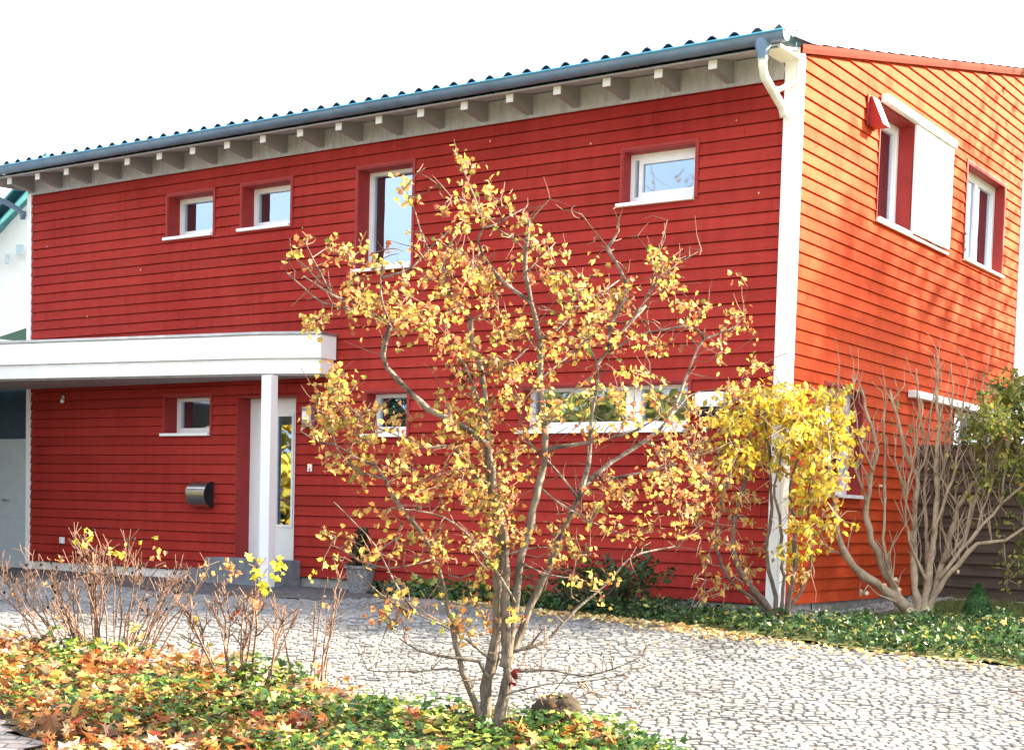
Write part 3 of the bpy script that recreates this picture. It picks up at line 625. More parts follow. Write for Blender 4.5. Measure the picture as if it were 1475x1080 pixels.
class Plant:
    """stems traced from the survey, each with its own distance, then twigs and leaves grown on them"""
    def __init__(s, D, seed): s.D = D; s.nodes = []; s.rr = random.Random(seed)
    def stem(s, mb, pts, r0, r1, d0=0, d1=0, sides=8, wob=.0, keep=True, step=14):
        n = len(pts)-1; L = [0]
        for i in range(n): L.append(L[-1]+math.hypot(pts[i+1][0]-pts[i][0], pts[i+1][1]-pts[i][1]))
        full = [(p[0], p[1], s.D+d0+(d1-d0)*L[i]/L[-1], r0+(r1-r0)*(L[i]/L[-1])**.8) for i, p in enumerate(pts)]
        sp = smooth_path(full, step); P = []; Rr = []
        for i, (x, y, d, r_) in enumerate(sp):
            p = at(x, y, d)+rv(s.rr)*(wob+r_*.22); P.append(p); Rr.append(max(.0015, r_*(1+s.rr.uniform(-.16, .18))))
            if keep: s.nodes.append((x, y, d, p, r_))
        mb.tube(P, Rr, sides); return P
    def near(s, x, y, dmax=90):
        best = None; bd = 1e9
        for nd in s.nodes:
            q = (nd[0]-x)**2+(nd[1]-y)**2
            if q < bd: bd = q; best = nd
        return best, math.sqrt(bd)
def spurs(pl, mb, count, lmin, lmax, r=.0028, up=.3):
    for _ in range(count):
        nd = pl.rr.choice(pl.nodes)
        if nd[4] > .03: continue
        d = (rv(pl.rr)+Vector((0, 0, up))).normalized(); L = pl.rr.uniform(lmin, lmax)
        m1 = nd[3]+d*L*.5+rv(pl.rr)*L*.12; mb.tube([nd[3], m1, nd[3]+d*L+rv(pl.rr)*L*.15], [r*1.4, r*1.1, r*.6], 4)
def clusters(pl, twigs, leaves, blobs, pal, size, shape, per=(3, 6), spread=.06, depth=.16, droop=.5, tr=.003, maxd=95, scale=1.0):
    rr = pl.rr
    for (x, y, rx, ry, n) in blobs:
        for _ in range(int(round(n*scale))):
            px = rr.gauss(x, rx*.55); py = rr.gauss(y, ry*.55)
            nd, dist = pl.near(px, py)
            if dist > maxd: continue
            d = nd[2]+rr.gauss(0, depth); tip = at(px, py, d)
            a = nd[3]; mid = a.lerp(tip, .5)+rv(rr)*(tip-a).length*.13
            twigs.tube([a, mid, tip], [tr*1.25, tr, tr*.6], 4)
            if rr.random() < .35: pl.nodes.append((px, py, d, tip, tr))
            k = rr.randint(*per); c0 = pick(pal, rr)
            for q in range(k):
                p = tip+rv(rr)*spread*rr.random()
                if q == 0: p = mid.lerp(tip, .6)
                dr = (rv(rr)+Vector((0, 0, -droop))).normalized()
                leaf(leaves, p, dr, rv(rr), size*rr.uniform(.65, 1.25), shape, jit(c0 if rr.random() < .6 else pick(pal, rr), .22, rr), fold=rr.uniform(.05, .5), curl=rr.uniform(-.2, .6), rr=rr)

# ------------------------------------------------------------------ the ornamental tree
tree = empty('ornamental_tree', at(703, 1064, 8.8), 'multi stemmed leafless-going tree with yellow orange autumn leaves in front of the driveway', 'tree')
tree['label'] = 'multi stemmed ornamental tree with sparse yellow orange autumn leaves, standing in the leafy front bed'
T = Plant(8.8, 5); tk = MB(); br = MB(); tw = MB(); lf = MB()
def S(mb, pts, r0, r1, d0=0, d1=0, **k): return T.stem(mb, pts, r0, r1, d0, d1, **k)
S(tk, [(696, 1075), (699, 1007), (705, 964), (713, 926), (717, 868), (717, 820), (717, 762), (707, 695), (701, 647), (701, 598), (697, 560), (692, 528), (680, 494), (678, 462)], .043, .013, .04, .15)
S(tk, [(714, 1078), (724, 1007), (732, 969), (730, 926), (728, 897), (729, 849), (728, 800), (723, 752), (714, 714), (708, 680), (703, 640)], .040, .018, -.06, .0)
S(tk, [(726, 960), (738, 905), (742, 868), (749, 810), (764, 752), (776, 700), (785, 656), (785, 613)], .031, .020, -.04, .1)
S(tk, [(728, 985), (737, 940), (752, 906), (766, 868), (790, 820), (809, 767), (833, 719), (850, 690)], .028, .015, .05, .25)
S(tk, [(696, 1060), (694, 1041), (684, 1010), (667, 969), (658, 935), (651, 897), (639, 849), (627, 805), (607, 767), (583, 738), (569, 719), (557, 695)], .022, .010, -.05, -.3)
S(tk, [(785, 613), (781, 590), (779, 545), (777, 488), (765, 435), (757, 394), (757, 362), (761, 333), (761, 315)], .020, .012, .1, .2)
S(br, [(557, 695), (551, 684), (541, 670), (516, 660), (484, 642), (456, 635), (433, 621)], .010, .003, -.3, -.42)
S(br, [(551, 688), (520, 681), (499, 667), (486, 648), (478, 620), (474, 590)], .008, .003, -.3, -.35)
S(br, [(701, 640), (671, 617), (646, 603), (618, 589), (597, 572), (576, 550), (558, 529), (551, 512), (554, 494), (562, 469)], .020, .013, .0, -.35)
S(br, [(562, 469), (535, 450), (516, 437), (485, 428), (463, 415), (438, 398)], .010, .004, -.35, -.5)
S(br, [(562, 469), (551, 437), (548, 409), (551, 384), (554, 359)], .010, .003, -.35, -.3)
S(br, [(551, 400), (576, 393), (595, 384), (617, 359), (633, 346), (645, 334)], .008, .004, -.32, -.2)
S(br, [(617, 359), (606, 333), (598, 305), (589, 283), (580, 268)], .005, .002, -.2, -.1)
S(br, [(535, 450), (504, 444), (466, 437), (438, 415), (413, 393)], .008, .003, -.35, -.2)
S(br, [(479, 427), (463, 396), (450, 371), (441, 352)], .006, .003, -.4, -.45)
S(br, [(463, 411), (441, 384), (416, 365)], .004, .002, -.4, -.3)
S(br, [(520, 437), (513, 396), (507, 371)], .004, .002, -.4, -.5)
S(br, [(678, 462), (661, 440), (646, 421), (639, 384), (645, 355), (660, 335)], .010, .004, .15, .05)
S(br, [(739, 417), (717, 398), (694, 364), (688, 345), (697, 328), (689, 298), (675, 264), (667, 245), (662, 228)], .011, .003, .2, .1)
S(br, [(767, 440), (758, 431), (739, 417)], .012, .011, .15, .2)
S(br, [(697, 328), (711, 325), (739, 309), (757, 300)], .008, .004, .1, .25)
S(br, [(711, 327), (744, 348), (757, 362)], .005, .004, .12, .15)
S(br, [(761, 325), (772, 308), (792, 287)], .004, .002, .2, .25)
S(br, [(650, 284), (634, 268), (617, 256), (600, 248)], .003, .002, -.1, -.2)
S(br, [(689, 298), (670, 290), (650, 284)], .004, .003, .05, -.1)
S(br, [(677, 617), (690, 590), (684, 560), (672, 530), (655, 505), (640, 490)], .009, .004, .05, -.15)
S(br, [(833, 719), (847, 670), (853, 594), (861, 553), (861, 525), (875, 504), (895, 480), (912, 460), (930, 440)], .016, .008, .2, .45)
S(br, [(861, 525), (843, 488), (822, 470), (805, 455), (780, 440)], .009, .004, .4, .3)
S(br, [(875, 504), (880, 470), (895, 439), (904, 423), (900, 403), (885, 374), (875, 358)], .014, .009, .4, .5)
S(br, [(875, 358), (891, 333), (891, 317), (883, 301)], .009, .002, .5, .5)
S(br, [(880, 362), (853, 329), (838, 309), (822, 303)], .005, .002, .5, .4)
S(br, [(912, 460), (935, 420), (944, 382), (932, 360), (918, 340)], .006, .002, .45, .5)
S(br, [(935, 425), (952, 395), (950, 362), (957, 333), (961, 317)], .006, .002, .45, .55)
S(br, [(950, 405), (977, 378), (993, 370), (1010, 360)], .005, .002, .5, .6)
S(br, [(850, 690), (880, 666), (928, 635), (961, 606), (985, 553), (997, 521), (1014, 488), (1038, 480), (1060, 470), (1071, 455), (1071, 439)], .016, .004, .25, .6)
S(br, [(1014, 488), (1001, 472), (985, 470), (952, 476), (920, 482), (895, 497), (875, 508)], .007, .005, .5, .42)
S(br, [(785, 652), (794, 645), (834, 639), (879, 631), (915, 620), (950, 600)], .014, .004, .1, .1)
S(br, [(863, 690), (875, 692), (904, 684), (940, 678), (975, 668)], .010, .004, .25, .15)
S(br, [(961, 606), (993, 570), (1020, 562), (1054, 558), (1080, 540), (1100, 525)], .006, .002, .4, .7)
S(br, [(928, 637), (970, 650), (1010, 655), (1045, 640)], .006, .002, .35, .5)
S(br, [(785, 613), (800, 600), (815, 575), (835, 555), (861, 535)], .010, .006, .1, .35)
S(br, [(833, 719), (812, 690), (790, 665), (765, 640), (750, 610), (748, 575)], .008, .004, .2, .0)
S(br, [(742, 868), (720, 830), (690, 790), (668, 765), (640, 745), (600, 735), (560, 732)], .010, .003, -.04, -.5)
S(br, [(714, 700), (690, 690), (653, 645), (611, 645), (590, 635), (558, 621), (530, 610), (506, 588)], .010, .003, .0, -.4)
S(br, [(646, 828), (664, 832), (682, 825), (700, 812)], .005, .003, -.1, -.05)
S(br, [(703, 977), (690, 953), (663, 948), (636, 945), (602, 936), (575, 919)], .014, .004, -.05, -.3)
S(br, [(710, 953), (683, 929), (659, 912), (636, 899), (602, 885), (578, 879)], .009, .004, -.05, -.4)
S(br, [(668, 968), (640, 962), (602, 967), (565, 966), (530, 965), (520, 943), (507, 919)], .007, .002, -.05, -.1)
S(br, [(735, 968), (747, 967), (798, 965), (839, 973), (883, 963), (927, 943), (932, 929), (920, 906)], .008, .002, -.02, .0)
S(br, [(724, 1003), (737, 997), (788, 985), (832, 982), (890, 973), (915, 962)], .007, .002, -.06, -.3)
S(br, [(842, 983), (852, 997), (873, 1004)], .005, .002, -.2, -.25); S(br, [(873, 975), (900, 1000), (925, 1014)], .003, .002, -.28, -.3)
S(br, [(736, 940), (764, 929), (775, 915), (785, 902)], .011, .005, .04, .05)
S(br, [(752, 935), (788, 922), (825, 882), (873, 841), (907, 804), (940, 793), (974, 787)], .012, .005, .1, .5)
S(br, [(602, 885), (575, 850), (541, 786), (513, 755), (481, 723)], .006, .003, -.4, -.6)
S(br, [(523, 821), (555, 786), (580, 770)], .005, .003, -.5, -.4); S(br, [(480, 800), (520, 830), (560, 865), (602, 885)], .004, .006, -.6, -.4)
S(br, [(627, 805), (600, 812), (560, 818), (520, 808), (490, 790)], .006, .002, -.15, -.4)
S(br, [(728, 800), (760, 790), (800, 788), (850, 800)], .006, .002, .0, .1); S(br, [(776, 700), (800, 720), (850, 750), (900, 770), (940, 765)], .007, .002, .08, .4)
S(br, [(749, 810), (790, 828), (830, 832)], .008, .003, -.04, .1)
S(br, [(761, 500), (740, 520), (720, 530), (690, 540), (660, 530)], .008, .003, .1, -.05)
S(br, [(777, 488), (800, 478), (820, 455), (845, 430), (870, 420), (892, 403)], .009, .004, .1, .3)
S(br, [(779, 545), (810, 520), (830, 505), (845, 490)], .007, .004, .1, .3)
S(br, [(757, 394), (770, 380), (790, 360), (800, 350)], .005, .002, .15, .3)
BL = [(670, 250, 18, 28, 8), (666, 234, 10, 8, 3), (700, 300, 42, 30, 15), (655, 322, 32, 22, 10), (745, 332, 25, 22, 6), (655, 372, 35, 28, 14), (692, 402, 34, 34, 15), (636, 395, 38, 25, 10),
      (470, 365, 38, 18, 7), (510, 355, 25, 15, 5), (540, 385, 25, 20, 6), (448, 466, 22, 10, 9), (500, 450, 30, 22, 8), (520, 420, 38, 20, 16), (570, 450, 38, 25, 13), (600, 430, 35, 25, 10), (622, 462, 38, 28, 18),
      (680, 432, 38, 28, 15), (722, 410, 28, 28, 9), (790, 352, 28, 18, 8), (800, 402, 45, 32, 17), (832, 432, 45, 32, 20), (872, 450, 42, 36, 18), (902, 412, 38, 25, 12), (952, 385, 22, 36, 15), (958, 420, 28, 20, 8),
      (1064, 392, 6, 6, 2), (1002, 450, 28, 28, 11), (1050, 462, 28, 22, 9), (1022, 500, 30, 20, 6), (742, 470, 48, 28, 18), (660, 492, 48, 24, 14), (702, 520, 55, 28, 20), (752, 532, 38, 22, 12), (802, 502, 38, 25, 12),
      (852, 482, 38, 25, 12), (930, 500, 38, 20, 9), (482, 558, 30, 26, 24), (472, 600, 28, 30, 26), (512, 610, 38, 24, 16), (522, 640, 30, 18, 8), (560, 600, 36, 20, 9), (472, 660, 24, 18, 6), (522, 670, 28, 18, 8),
      (572, 682, 38, 20, 12), (602, 702, 38, 20, 12), (652, 602, 42, 36, 18), (692, 612, 36, 36, 26), (682, 662, 46, 36, 32), (712, 702, 42, 32, 26), (682, 724, 38, 28, 14), (642, 702, 38, 25, 10), (722, 752, 28, 36, 26),
      (702, 784, 34, 24, 14), (742, 562, 36, 26, 9), (762, 602, 28, 28, 8), (802, 592, 38, 22, 10), (842, 622, 38, 20, 7), (902, 602, 38, 28, 8), (932, 562, 28, 24, 10), (882, 562, 34, 24, 8), (962, 642, 38, 24, 13), (990, 602, 34, 28, 13),
      (962, 682, 42, 28, 16), (1002, 702, 38, 36, 15), (922, 722, 46, 28, 16), (882, 702, 38, 24, 10), (902, 762, 38, 20, 9), (852, 742, 38, 24, 8), (540, 792, 34, 18, 10), (562, 742, 38, 20, 6), (602, 772, 38, 22, 10),
      (642, 792, 38, 20, 8), (792, 762, 28, 22, 6), (822, 802, 38, 20, 12), (580, 862, 38, 14, 9), (562, 884, 28, 14, 8), (642, 872, 38, 18, 5), (690, 902, 36, 18, 7), (664, 892, 30, 12, 4), (732, 890, 20, 15, 4),
      (852, 832, 38, 24, 7), (482, 772, 20, 15, 3), (430, 362, 16, 12, 3), (1080, 522, 22, 22, 5), (1062, 560, 24, 20, 5), (700, 845, 40, 40, 8), (612, 355, 30, 20, 4), (580, 262, 14, 10, 3), (600, 290, 16, 12, 2), (990, 750, 30, 22, 7), (760, 660, 30, 24, 6), (850, 560, 20, 30, 5), (640, 640, 30, 24, 8), (600, 640, 30, 20, 7)]
GOLD = [(6, (.58, .42, .10)), (4, (.52, .29, .09)), (2.4, (.44, .18, .065)), (1.4, (.36, .13, .06)), (2, (.55, .42, .15)), (1.2, (.27, .28, .06)), (1.6, (.20, .12, .045)), (.4, (.40, .13, .06)), (.7, (.55, .52, .10))]
clusters(T, tw, lf, BL, GOLD, .034, HAW, per=(4, 6), spread=.085, depth=.20, tr=.0027, scale=1.22)
spurs(T, tw, 1100, .04, .22, .0026)
# maroon leaf tuft low on the trunk
for _ in range(12): leaf(lf, at(741+rnd.gauss(0, 7), 973+rnd.gauss(0, 7), 8.66+rnd.gauss(0, .03)), rv(), rv(), .036, HAW, jit((.09, .010, .012), .3))
for _ in range(20): leaf(lf, at(672+rnd.gauss(0, 12), 538+rnd.gauss(0, 10), 8.8+rnd.gauss(0, .05)), rv(), rv(), .05, HAW, jit((.14, .03, .02), .3))
tk.build('trunk', 'bark', tree, smooth=True); br.build('branches', 'bark_grey', tree, smooth=True); tw.build('twigs', 'bark_pink', tree); lf.build('foliage', 'leaf', tree)

# ------------------------------------------------------------------ yellow shrub at the house corner
ys = empty('yellow_shrub', (.10, -.62, gz(.1, -.62)), 'drooping shrub with bright yellow leaves in front of the white house corner', 'shrub')
T = Plant(14.0, 8); tk = MB(); tw = MB(); lf = MB()
for pts, r0, r1, d0, d1 in [
    ([(1118, 892), (1085, 850), (1058, 800), (1062, 740), (1075, 680), (1080, 620), (1065, 580)], .035, .010, 0, -.2),
    ([(1122, 892), (1112, 840), (1104, 790), (1112, 730), (1108, 660), (1100, 590)], .025, .010, 0, .1),
    ([(1126, 892), (1128, 830), (1124, 760), (1116, 700), (1130, 640), (1150, 590)], .022, .008, 0, -.2),
    ([(1130, 893), (1140, 840), (1146, 780), (1140, 700), (1160, 640), (1190, 600)], .030, .008, 0, .1),
    ([(1118, 892), (1080, 860), (1050, 830), (1030, 780), (1040, 720), (1060, 660), (1040, 610)], .020, .007, 0, -.3),
    ([(1128, 892), (1160, 840), (1170, 790), (1165, 720), (1180, 640), (1210, 605)], .018, .006, 0, .2),
    ([(1100, 600), (1060, 575), (1030, 600), (1008, 650), (998, 700)], .008, .003, .0, -.3), ([(1080, 640), (1050, 640), (1020, 680), (1005, 740), (1010, 790)], .008, .003, -.1, -.3),
    ([(1150, 600), (1190, 580), (1220, 610), (1225, 650)], .008, .003, 0, .2), ([(1140, 700), (1170, 690), (1185, 740), (1180, 790)], .007, .003, 0, -.1), ([(1140, 640), (1120, 600), (1090, 560)], .007, .003, 0, 0),
    ([(1062, 740), (1040, 760), (1020, 800), (1015, 850)], .007, .003, 0, -.3), ([(1085, 850), (1060, 830), (1045, 850), (1040, 880)], .006, .003, 0, -.3)]:
    T.stem(tk, pts, r0, r1, d0, d1, wob=.01)
YEL = [(8, (.76, .58, .06)), (3, (.56, .35, .05)), (2, (.66, .54, .13)), (1.2, (.42, .42, .08)), (1, (.52, .28, .05)), (.5, (.28, .16, .06))]
ORA = [(3, (.56, .34, .08)), (3, (.50, .25, .08)), (2, (.60, .44, .15)), (1.5, (.34, .16, .06))]
clusters(T, tw, lf, [(1100, 580, 60, 26, 75), (1060, 600, 40, 30, 50), (1150, 600, 55, 36, 85), (1190, 620, 38, 36, 58), (1120, 640, 60, 36, 75), (1060, 650, 40, 40, 36), (1170, 680, 40, 36, 45), (1195, 570, 25, 16, 14), (1215, 640, 18, 30, 14), (1160, 740, 28, 34, 32), (1150, 790, 26, 26, 26), (1180, 700, 30, 22, 14), (1200, 755, 20, 20, 8)], YEL, .062, OVAL, per=(5, 10), spread=.09, depth=.32, droop=.9, tr=.0035, maxd=140)
clusters(T, tw, lf, [(1020, 660, 34, 36, 18), (1040, 710, 40, 40, 22), (1010, 760, 34, 40, 18), (1060, 780, 34, 40, 18), (1030, 830, 34, 30, 14), (1080, 720, 26, 40, 14), (1085, 800, 24, 40, 10), (1150, 830, 22, 24, 10), (1215, 690, 14, 24, 6)], ORA, .062, OVAL, per=(3, 5), spread=.08, depth=.26, droop=.9, tr=.0035, maxd=140)
spurs(T, tw, 200, .1, .35, .003, up=-.3)
tk.build('trunk', 'bark_dark', ys, smooth=True); tw.build('twigs', 'bark_tan', ys); lf.build('foliage', 'leaf', ys)

# ------------------------------------------------------------------ pruned bare bush on the right
bb = empty('bare_bush', (.95, 1.25, gz(.95, 1.25)), 'leafless hard pruned bush with thick tan stems beside the brown fence', 'bush')
T = Plant(15.35, 9); tk = MB(); tw = MB(); lf = MB(); cut = MB()
SB = [([(1329, 894), (1304, 873), (1273, 847), (1247, 829), (1220, 802), (1207, 771), (1202, 722), (1196, 690), (1192, 640)], .060, .010, 0, -.3),
 ([(1304, 876), (1282, 838), (1269, 811), (1251, 762), (1249, 722), (1258, 678), (1264, 651), (1256, 618), (1247, 589), (1242, 560)], .045, .009, 0, -.1),
 ([(1291, 846), (1276, 802), (1273, 775), (1275, 700), (1275, 640), (1274, 590)], .018, .007, -.1, .1),
 ([(1324, 890), (1316, 811), (1318, 744), (1320, 687), (1309, 664), (1300, 633), (1291, 598), (1283, 560)], .040, .009, 0, .1),
 ([(1327, 890), (1336, 838), (1344, 767), (1349, 713), (1349, 669), (1352, 611), (1350, 570), (1349, 536)], .042, .008, 0, -.1),
 ([(1332, 890), (1353, 847), (1380, 811), (1407, 784), (1447, 778), (1475, 760)], .032, .010, 0, -.3),
 ([(1335, 880), (1358, 811), (1371, 767), (1380, 731), (1407, 678), (1424, 611), (1432, 560)], .034, .008, 0, .2),
 ([(1353, 835), (1385, 790), (1407, 767), (1442, 727), (1473, 700), (1500, 660)], .022, .008, -.1, -.2),
 ([(1330, 880), (1335, 800), (1332, 730), (1333, 660), (1325, 600), (1319, 530)], .022, .006, .1, .2),
 ([(1344, 767), (1362, 720), (1378, 660), (1384, 600), (1396, 548)], .016, .005, -.05, -.3),
 ([(1349, 700), (1365, 650), (1372, 590), (1371, 525)], .013, .005, -.05, .1), ([(1320, 690), (1335, 650), (1340, 600), (1353, 535)], .012, .005, .05, .1),
 ([(1258, 678), (1240, 640), (1232, 590), (1228, 540)], .010, .004, -.1, -.2), ([(1202, 722), (1185, 680), (1180, 640), (1176, 600)], .008, .004, -.3, -.3), ([(1249, 722), (1228, 660), (1215, 600), (1207, 548)], .010, .004, -.1, -.2),
 ([(1316, 760), (1300, 700), (1290, 660)], .012, .006, 0, -.1), ([(1380, 731), (1360, 690), (1362, 640)], .010, .006, .1, 0), ([(1407, 678), (1398, 630), (1410, 580), (1416, 552)], .010, .004, .1, .2),
 ([(1442, 727), (1448, 680), (1455, 630), (1462, 590)], .010, .004, -.2, -.1), ([(1407, 767), (1420, 720), (1436, 680), (1450, 650)], .012, .006, -.1, -.2), ([(1358, 811), (1390, 770), (1400, 720), (1420, 690)], .012, .006, 0, -.2),
 ([(1335, 840), (1310, 780), (1306, 720), (1318, 650), (1330, 590)], .014, .005, 0, -.2), ([(1291, 868), (1265, 855), (1250, 842), (1240, 860)], .012, .006, -.1, -.2), ([(1220, 802), (1205, 795), (1195, 792)], .010, .007, -.1, -.15),
 ([(1371, 767), (1392, 745), (1408, 748), (1428, 735)], .010, .005, .1, .1), ([(1385, 790), (1400, 740), (1412, 700), (1440, 640), (1470, 600)], .014, .005, -.1, .2)]
for pts, r0, r1, d0, d1 in SB:
    P = T.stem(tk, pts, r0*1.15, r1*1.35, d0, d1, wob=.008)
for (x, y, r_) in [(1273, 843, .028), (1311, 880, .03), (1291, 836, .022), (1294, 848, .02), (1330, 884, .02), (1248, 855, .022), (1240, 850, .016), (1196, 792, .014), (1270, 700, .012), (1380, 822, .014)]:
    p = at(x, y, 15.2); d = (CP-p).normalized()+rv()*.6; cut = MB(); cut.tube([p, p+d.normalized()*.035], [r_, r_*.95], 10); cut.build('cut_end', 'cut_wood', bb)
spurs(T, tw, 300, .15, .5, .0048, up=2.2)
GR = [(3, (.22, .26, .05)), (3, (.35, .36, .08)), (1, (.60, .52, .12)), (1, (.14, .20, .05))]
clusters(T, tw, lf, [(1280, 600, 30, 30, 3), (1360, 660, 50, 40, 4), (1380, 610, 40, 30, 8), (1440, 760, 30, 40, 10), (1400, 700, 50, 50, 10), (1330, 615, 40, 20, 6), (1450, 810, 20, 30, 7), (1460, 840, 15, 20, 5)], GR, .05, OVAL, per=(2, 5), depth=.2, tr=.003, maxd=140)
tk.build('stems', 'bark_tan', bb, smooth=True); tw.build('twigs', 'bark_tan', bb); lf.build('foliage', 'leaf', bb)

# ------------------------------------------------------------------ olive green shrub cut by the right edge
og = empty('olive_shrub', (2.35, 1.9, gz(2.35, 1.9)), 'dense olive green shrub cut by the right edge above the brown fence', 'shrub')
T = Plant(15.0, 12); tk = MB(); tw = MB(); lf = MB()
for pts, r0, r1, d0, d1 in [([(1530, 895), (1510, 800), (1480, 700), (1460, 620), (1450, 570)], .04, .01, .3, .3), ([(1530, 895), (1500, 780), (1450, 700), (1420, 650), (1400, 610)], .03, .008, .3, .2), ([(1535, 895), (1530, 760), (1500, 640), (1480, 560)], .03, .01, .3, .5), ([(1480, 700), (1440, 660), (1410, 640)], .015, .006, .3, .3), ([(1530, 895), (1560, 760), (1570, 640), (1540, 540)], .03, .01, .3, .5)]:
    T.stem(tk, pts, r0, r1, d0, d1, wob=.01)
clusters(T, tw, lf, [(1465, 565, 30, 25, 60), (1440, 600, 36, 28, 70), (1480, 610, 40, 40, 80), (1410, 620, 30, 22, 40), (1450, 650, 40, 30, 60), (1500, 560, 40, 30, 60), (1530, 620, 50, 50, 90), (1480, 700, 30, 40, 30), (1520, 720, 40, 60, 60), (1425, 690, 30, 26, 18), (1475, 790, 20, 30, 10), (1560, 560, 40, 40, 50)],
         [(4, (.17, .20, .045)), (3, (.28, .30, .07)), (2, (.10, .14, .035)), (1, (.50, .42, .10))], .06, OVAL, per=(6, 10), spread=.12, depth=.3, droop=.3, tr=.004, maxd=160)
tk.build('trunk', 'bark_dark', og, smooth=True); tw.build('twigs', 'bark_dark', og); lf.build('foliage', 'leaf', og)

# ------------------------------------------------------------------ green evergreen shrub against the front wall, dry plant in the pot
eg = empty('low_evergreen', (-1.55, -.55, gz(-1.55, -.55)), 'low dark green evergreen against the red wall below the wide window', 'shrub')
tw = MB(); lf = MB(); rr = random.Random(4)
for i in range(26):
    a = rr.uniform(-.9, .9); base = Vector((-1.5+rr.gauss(0, .2), -.5+rr.gauss(0, .08), -.15)); tip = base+Vector((a, rr.uniform(-.35, .15), rr.uniform(.25, .75)-.3*abs(a)))
    mid = base.lerp(tip, .5)+Vector((0, 0, .12)); tw.tube([base, mid, tip], [.012, .008, .004], 5)
    for q in range(46):
        t = rr.uniform(.35, 1); p = (base.lerp(mid, t*2) if t < .5 else mid.lerp(tip, t*2-1))+rv(rr)*.07
        leaf(lf, p, rv(rr)+Vector((0, 0, -.1)), rv(rr), rr.uniform(.04, .075), OVAL, jit(pick([(5, (.035, .075, .025)), (3, (.06, .11, .035)), (1, (.20, .20, .05))], rr), .25, rr), rr=rr)
tw.build('stems', 'bark_dark', eg); lf.build('foliage', 'green_leaf', eg)
lf = MB(); pot = bpy.data.objects['potted_plant']
for i in range(520):
    a = rr.uniform(0, 6.28); h = rr.random(); p = Vector((-5.05+math.cos(a)*.17*rr.random()*(1.1-h*.6), -.35+math.sin(a)*.17*rr.random()*(1.1-h*.6), .18+h*.42))
    leaf(lf, p, rv(rr)+Vector((0, 0, .5)), rv(rr), rr.uniform(.04, .07), OVAL, jit(pick([(4, (.045, .05, .02)), (2, (.09, .06, .03))], rr), .3, rr), rr=rr)
lf.build('foliage', 'green_leaf', pot)

# ------------------------------------------------------------------ twiggy bushes in the front bed
def bush(name, loc, label, spread, h, n, seed, tips=None, dark=False, fork=3, r0=.007, tilt=.0):
    o = empty(name, loc, label, 'bush', 'pruned twiggy bushes in the front bed'); rr = random.Random(seed); mb = MB(); lf = MB(); hip = MB()
    L = Vector(loc)
    for i in range(n):
        u = rr.uniform(-1, 1); base = L+RT*(u*spread*.42+rr.gauss(0, .03))+Vector((0, 0, -.05)); base += Vector((_fh.x, _fh.y, 0))*rr.gauss(0, .08); base.z = gz(base.x, base.y)-.02
        hh = h*rr.uniform(.62, 1.0)*(1-.25*abs(u)); tip = base+RT*(u*spread*.44+rr.gauss(0, .07)+tilt)+Vector((_fh.x, _fh.y, 0))*rr.gauss(0, .13)+Vector((0, 0, hh))
        m1 = base.lerp(tip, .35)+rv(rr)*.03+Vector((0, 0, .03)); m2 = base.lerp(tip, .7)+rv(rr)*.03
        rb = r0*rr.uniform(.7, 1.3); mb.tube([base, m1, m2, tip], [rb*1.25, rb, rb*.8, rb*.55], 5)
        for k in range(fork):
            t = rr.uniform(.4, 1); p = m1.lerp(m2, t*2-.8) if t < .9 and t > .4 and rr.random() < .3 else m2.lerp(tip, rr.random())
            q = p+(Vector((0, 0, 1))+RT*(u*.4+rr.gauss(0, .6))+rv(rr)*.4).normalized()*rr.uniform(.05, .20)*h/.9
            mid = p.lerp(q, .5)+rv(rr)*.012; mb.tube([p, mid, q], [rb*.6, rb*.5, rb*.4], 4)
            for k2 in range(rr.randint(0, 2)):
                q2 = mid+(Vector((0, 0, .9))+rv(rr)*.9).normalized()*rr.uniform(.04, .12); mb.tube([mid, q2], [rb*.42, rb*.3], 4)
            if dark and rr.random() < .16:
                b2 = MB(); b2.lathe([(0, -.012), (.009, -.006), (.011, .002), (.006, .011), (0, .012)], 0, 0, 6); b2.v = [(q.x+x, q.y+y, q.z+z) for x, y, z in b2.v]; b2.build('berry', 'dark_room', o)
    mb.build('stems', 'bark_pink', o); 
    for (x, y, d, k, sz, c) in (tips or []):
        for _ in range(k):
            p = at(x+rr.gauss(0, 8), y+rr.gauss(0, 7), d+rr.gauss(0, .04)); leaf(lf, p, rv(rr), (CP-p).normalized()+rv(rr)*.8, sz*rr.uniform(.45, .95), IVY, jit(tuple(q*.78 for q in c), .22, rr), fold=rr.uniform(0, .7), curl=rr.uniform(-.2, .9), rr=rr)
    if lf.v: lf.build('foliage', 'leaf', o)
    return o
YG = (.72, .66, .10); OR_ = (.74, .40, .16)
bush('twiggy_bush', (-2.62, -6.15, gz(-2.62, -6.15)), 'widest pinkish twiggy bush at the left of the front bed', 1.0, .96, 44, 21,
     [(124, 768, 11, 7, .05, YG), (172, 795, 11, 12, .05, YG), (85, 805, 11, 8, .045, OR_), (232, 803, 11, 6, .05, OR_), (222, 786, 11, 3, .05, YG), (135, 935, 10.9, 10, .055, YG), (175, 940, 10.9, 10, .055, YG), (196, 900, 11, 6, .06, (.78, .58, .22))], dark=True, fork=7, r0=.0055)
bush('twiggy_bush', (-3.0, -5.85, gz(-3.0, -5.85)), 'low sprawling twig bush at the left picture edge with dark berries', .6, .50, 15, 22, [(20, 850, 11.4, 3, .05, OR_), (60, 845, 11.4, 3, .04, OR_)], dark=True, fork=3, r0=.006, tilt=-.12)
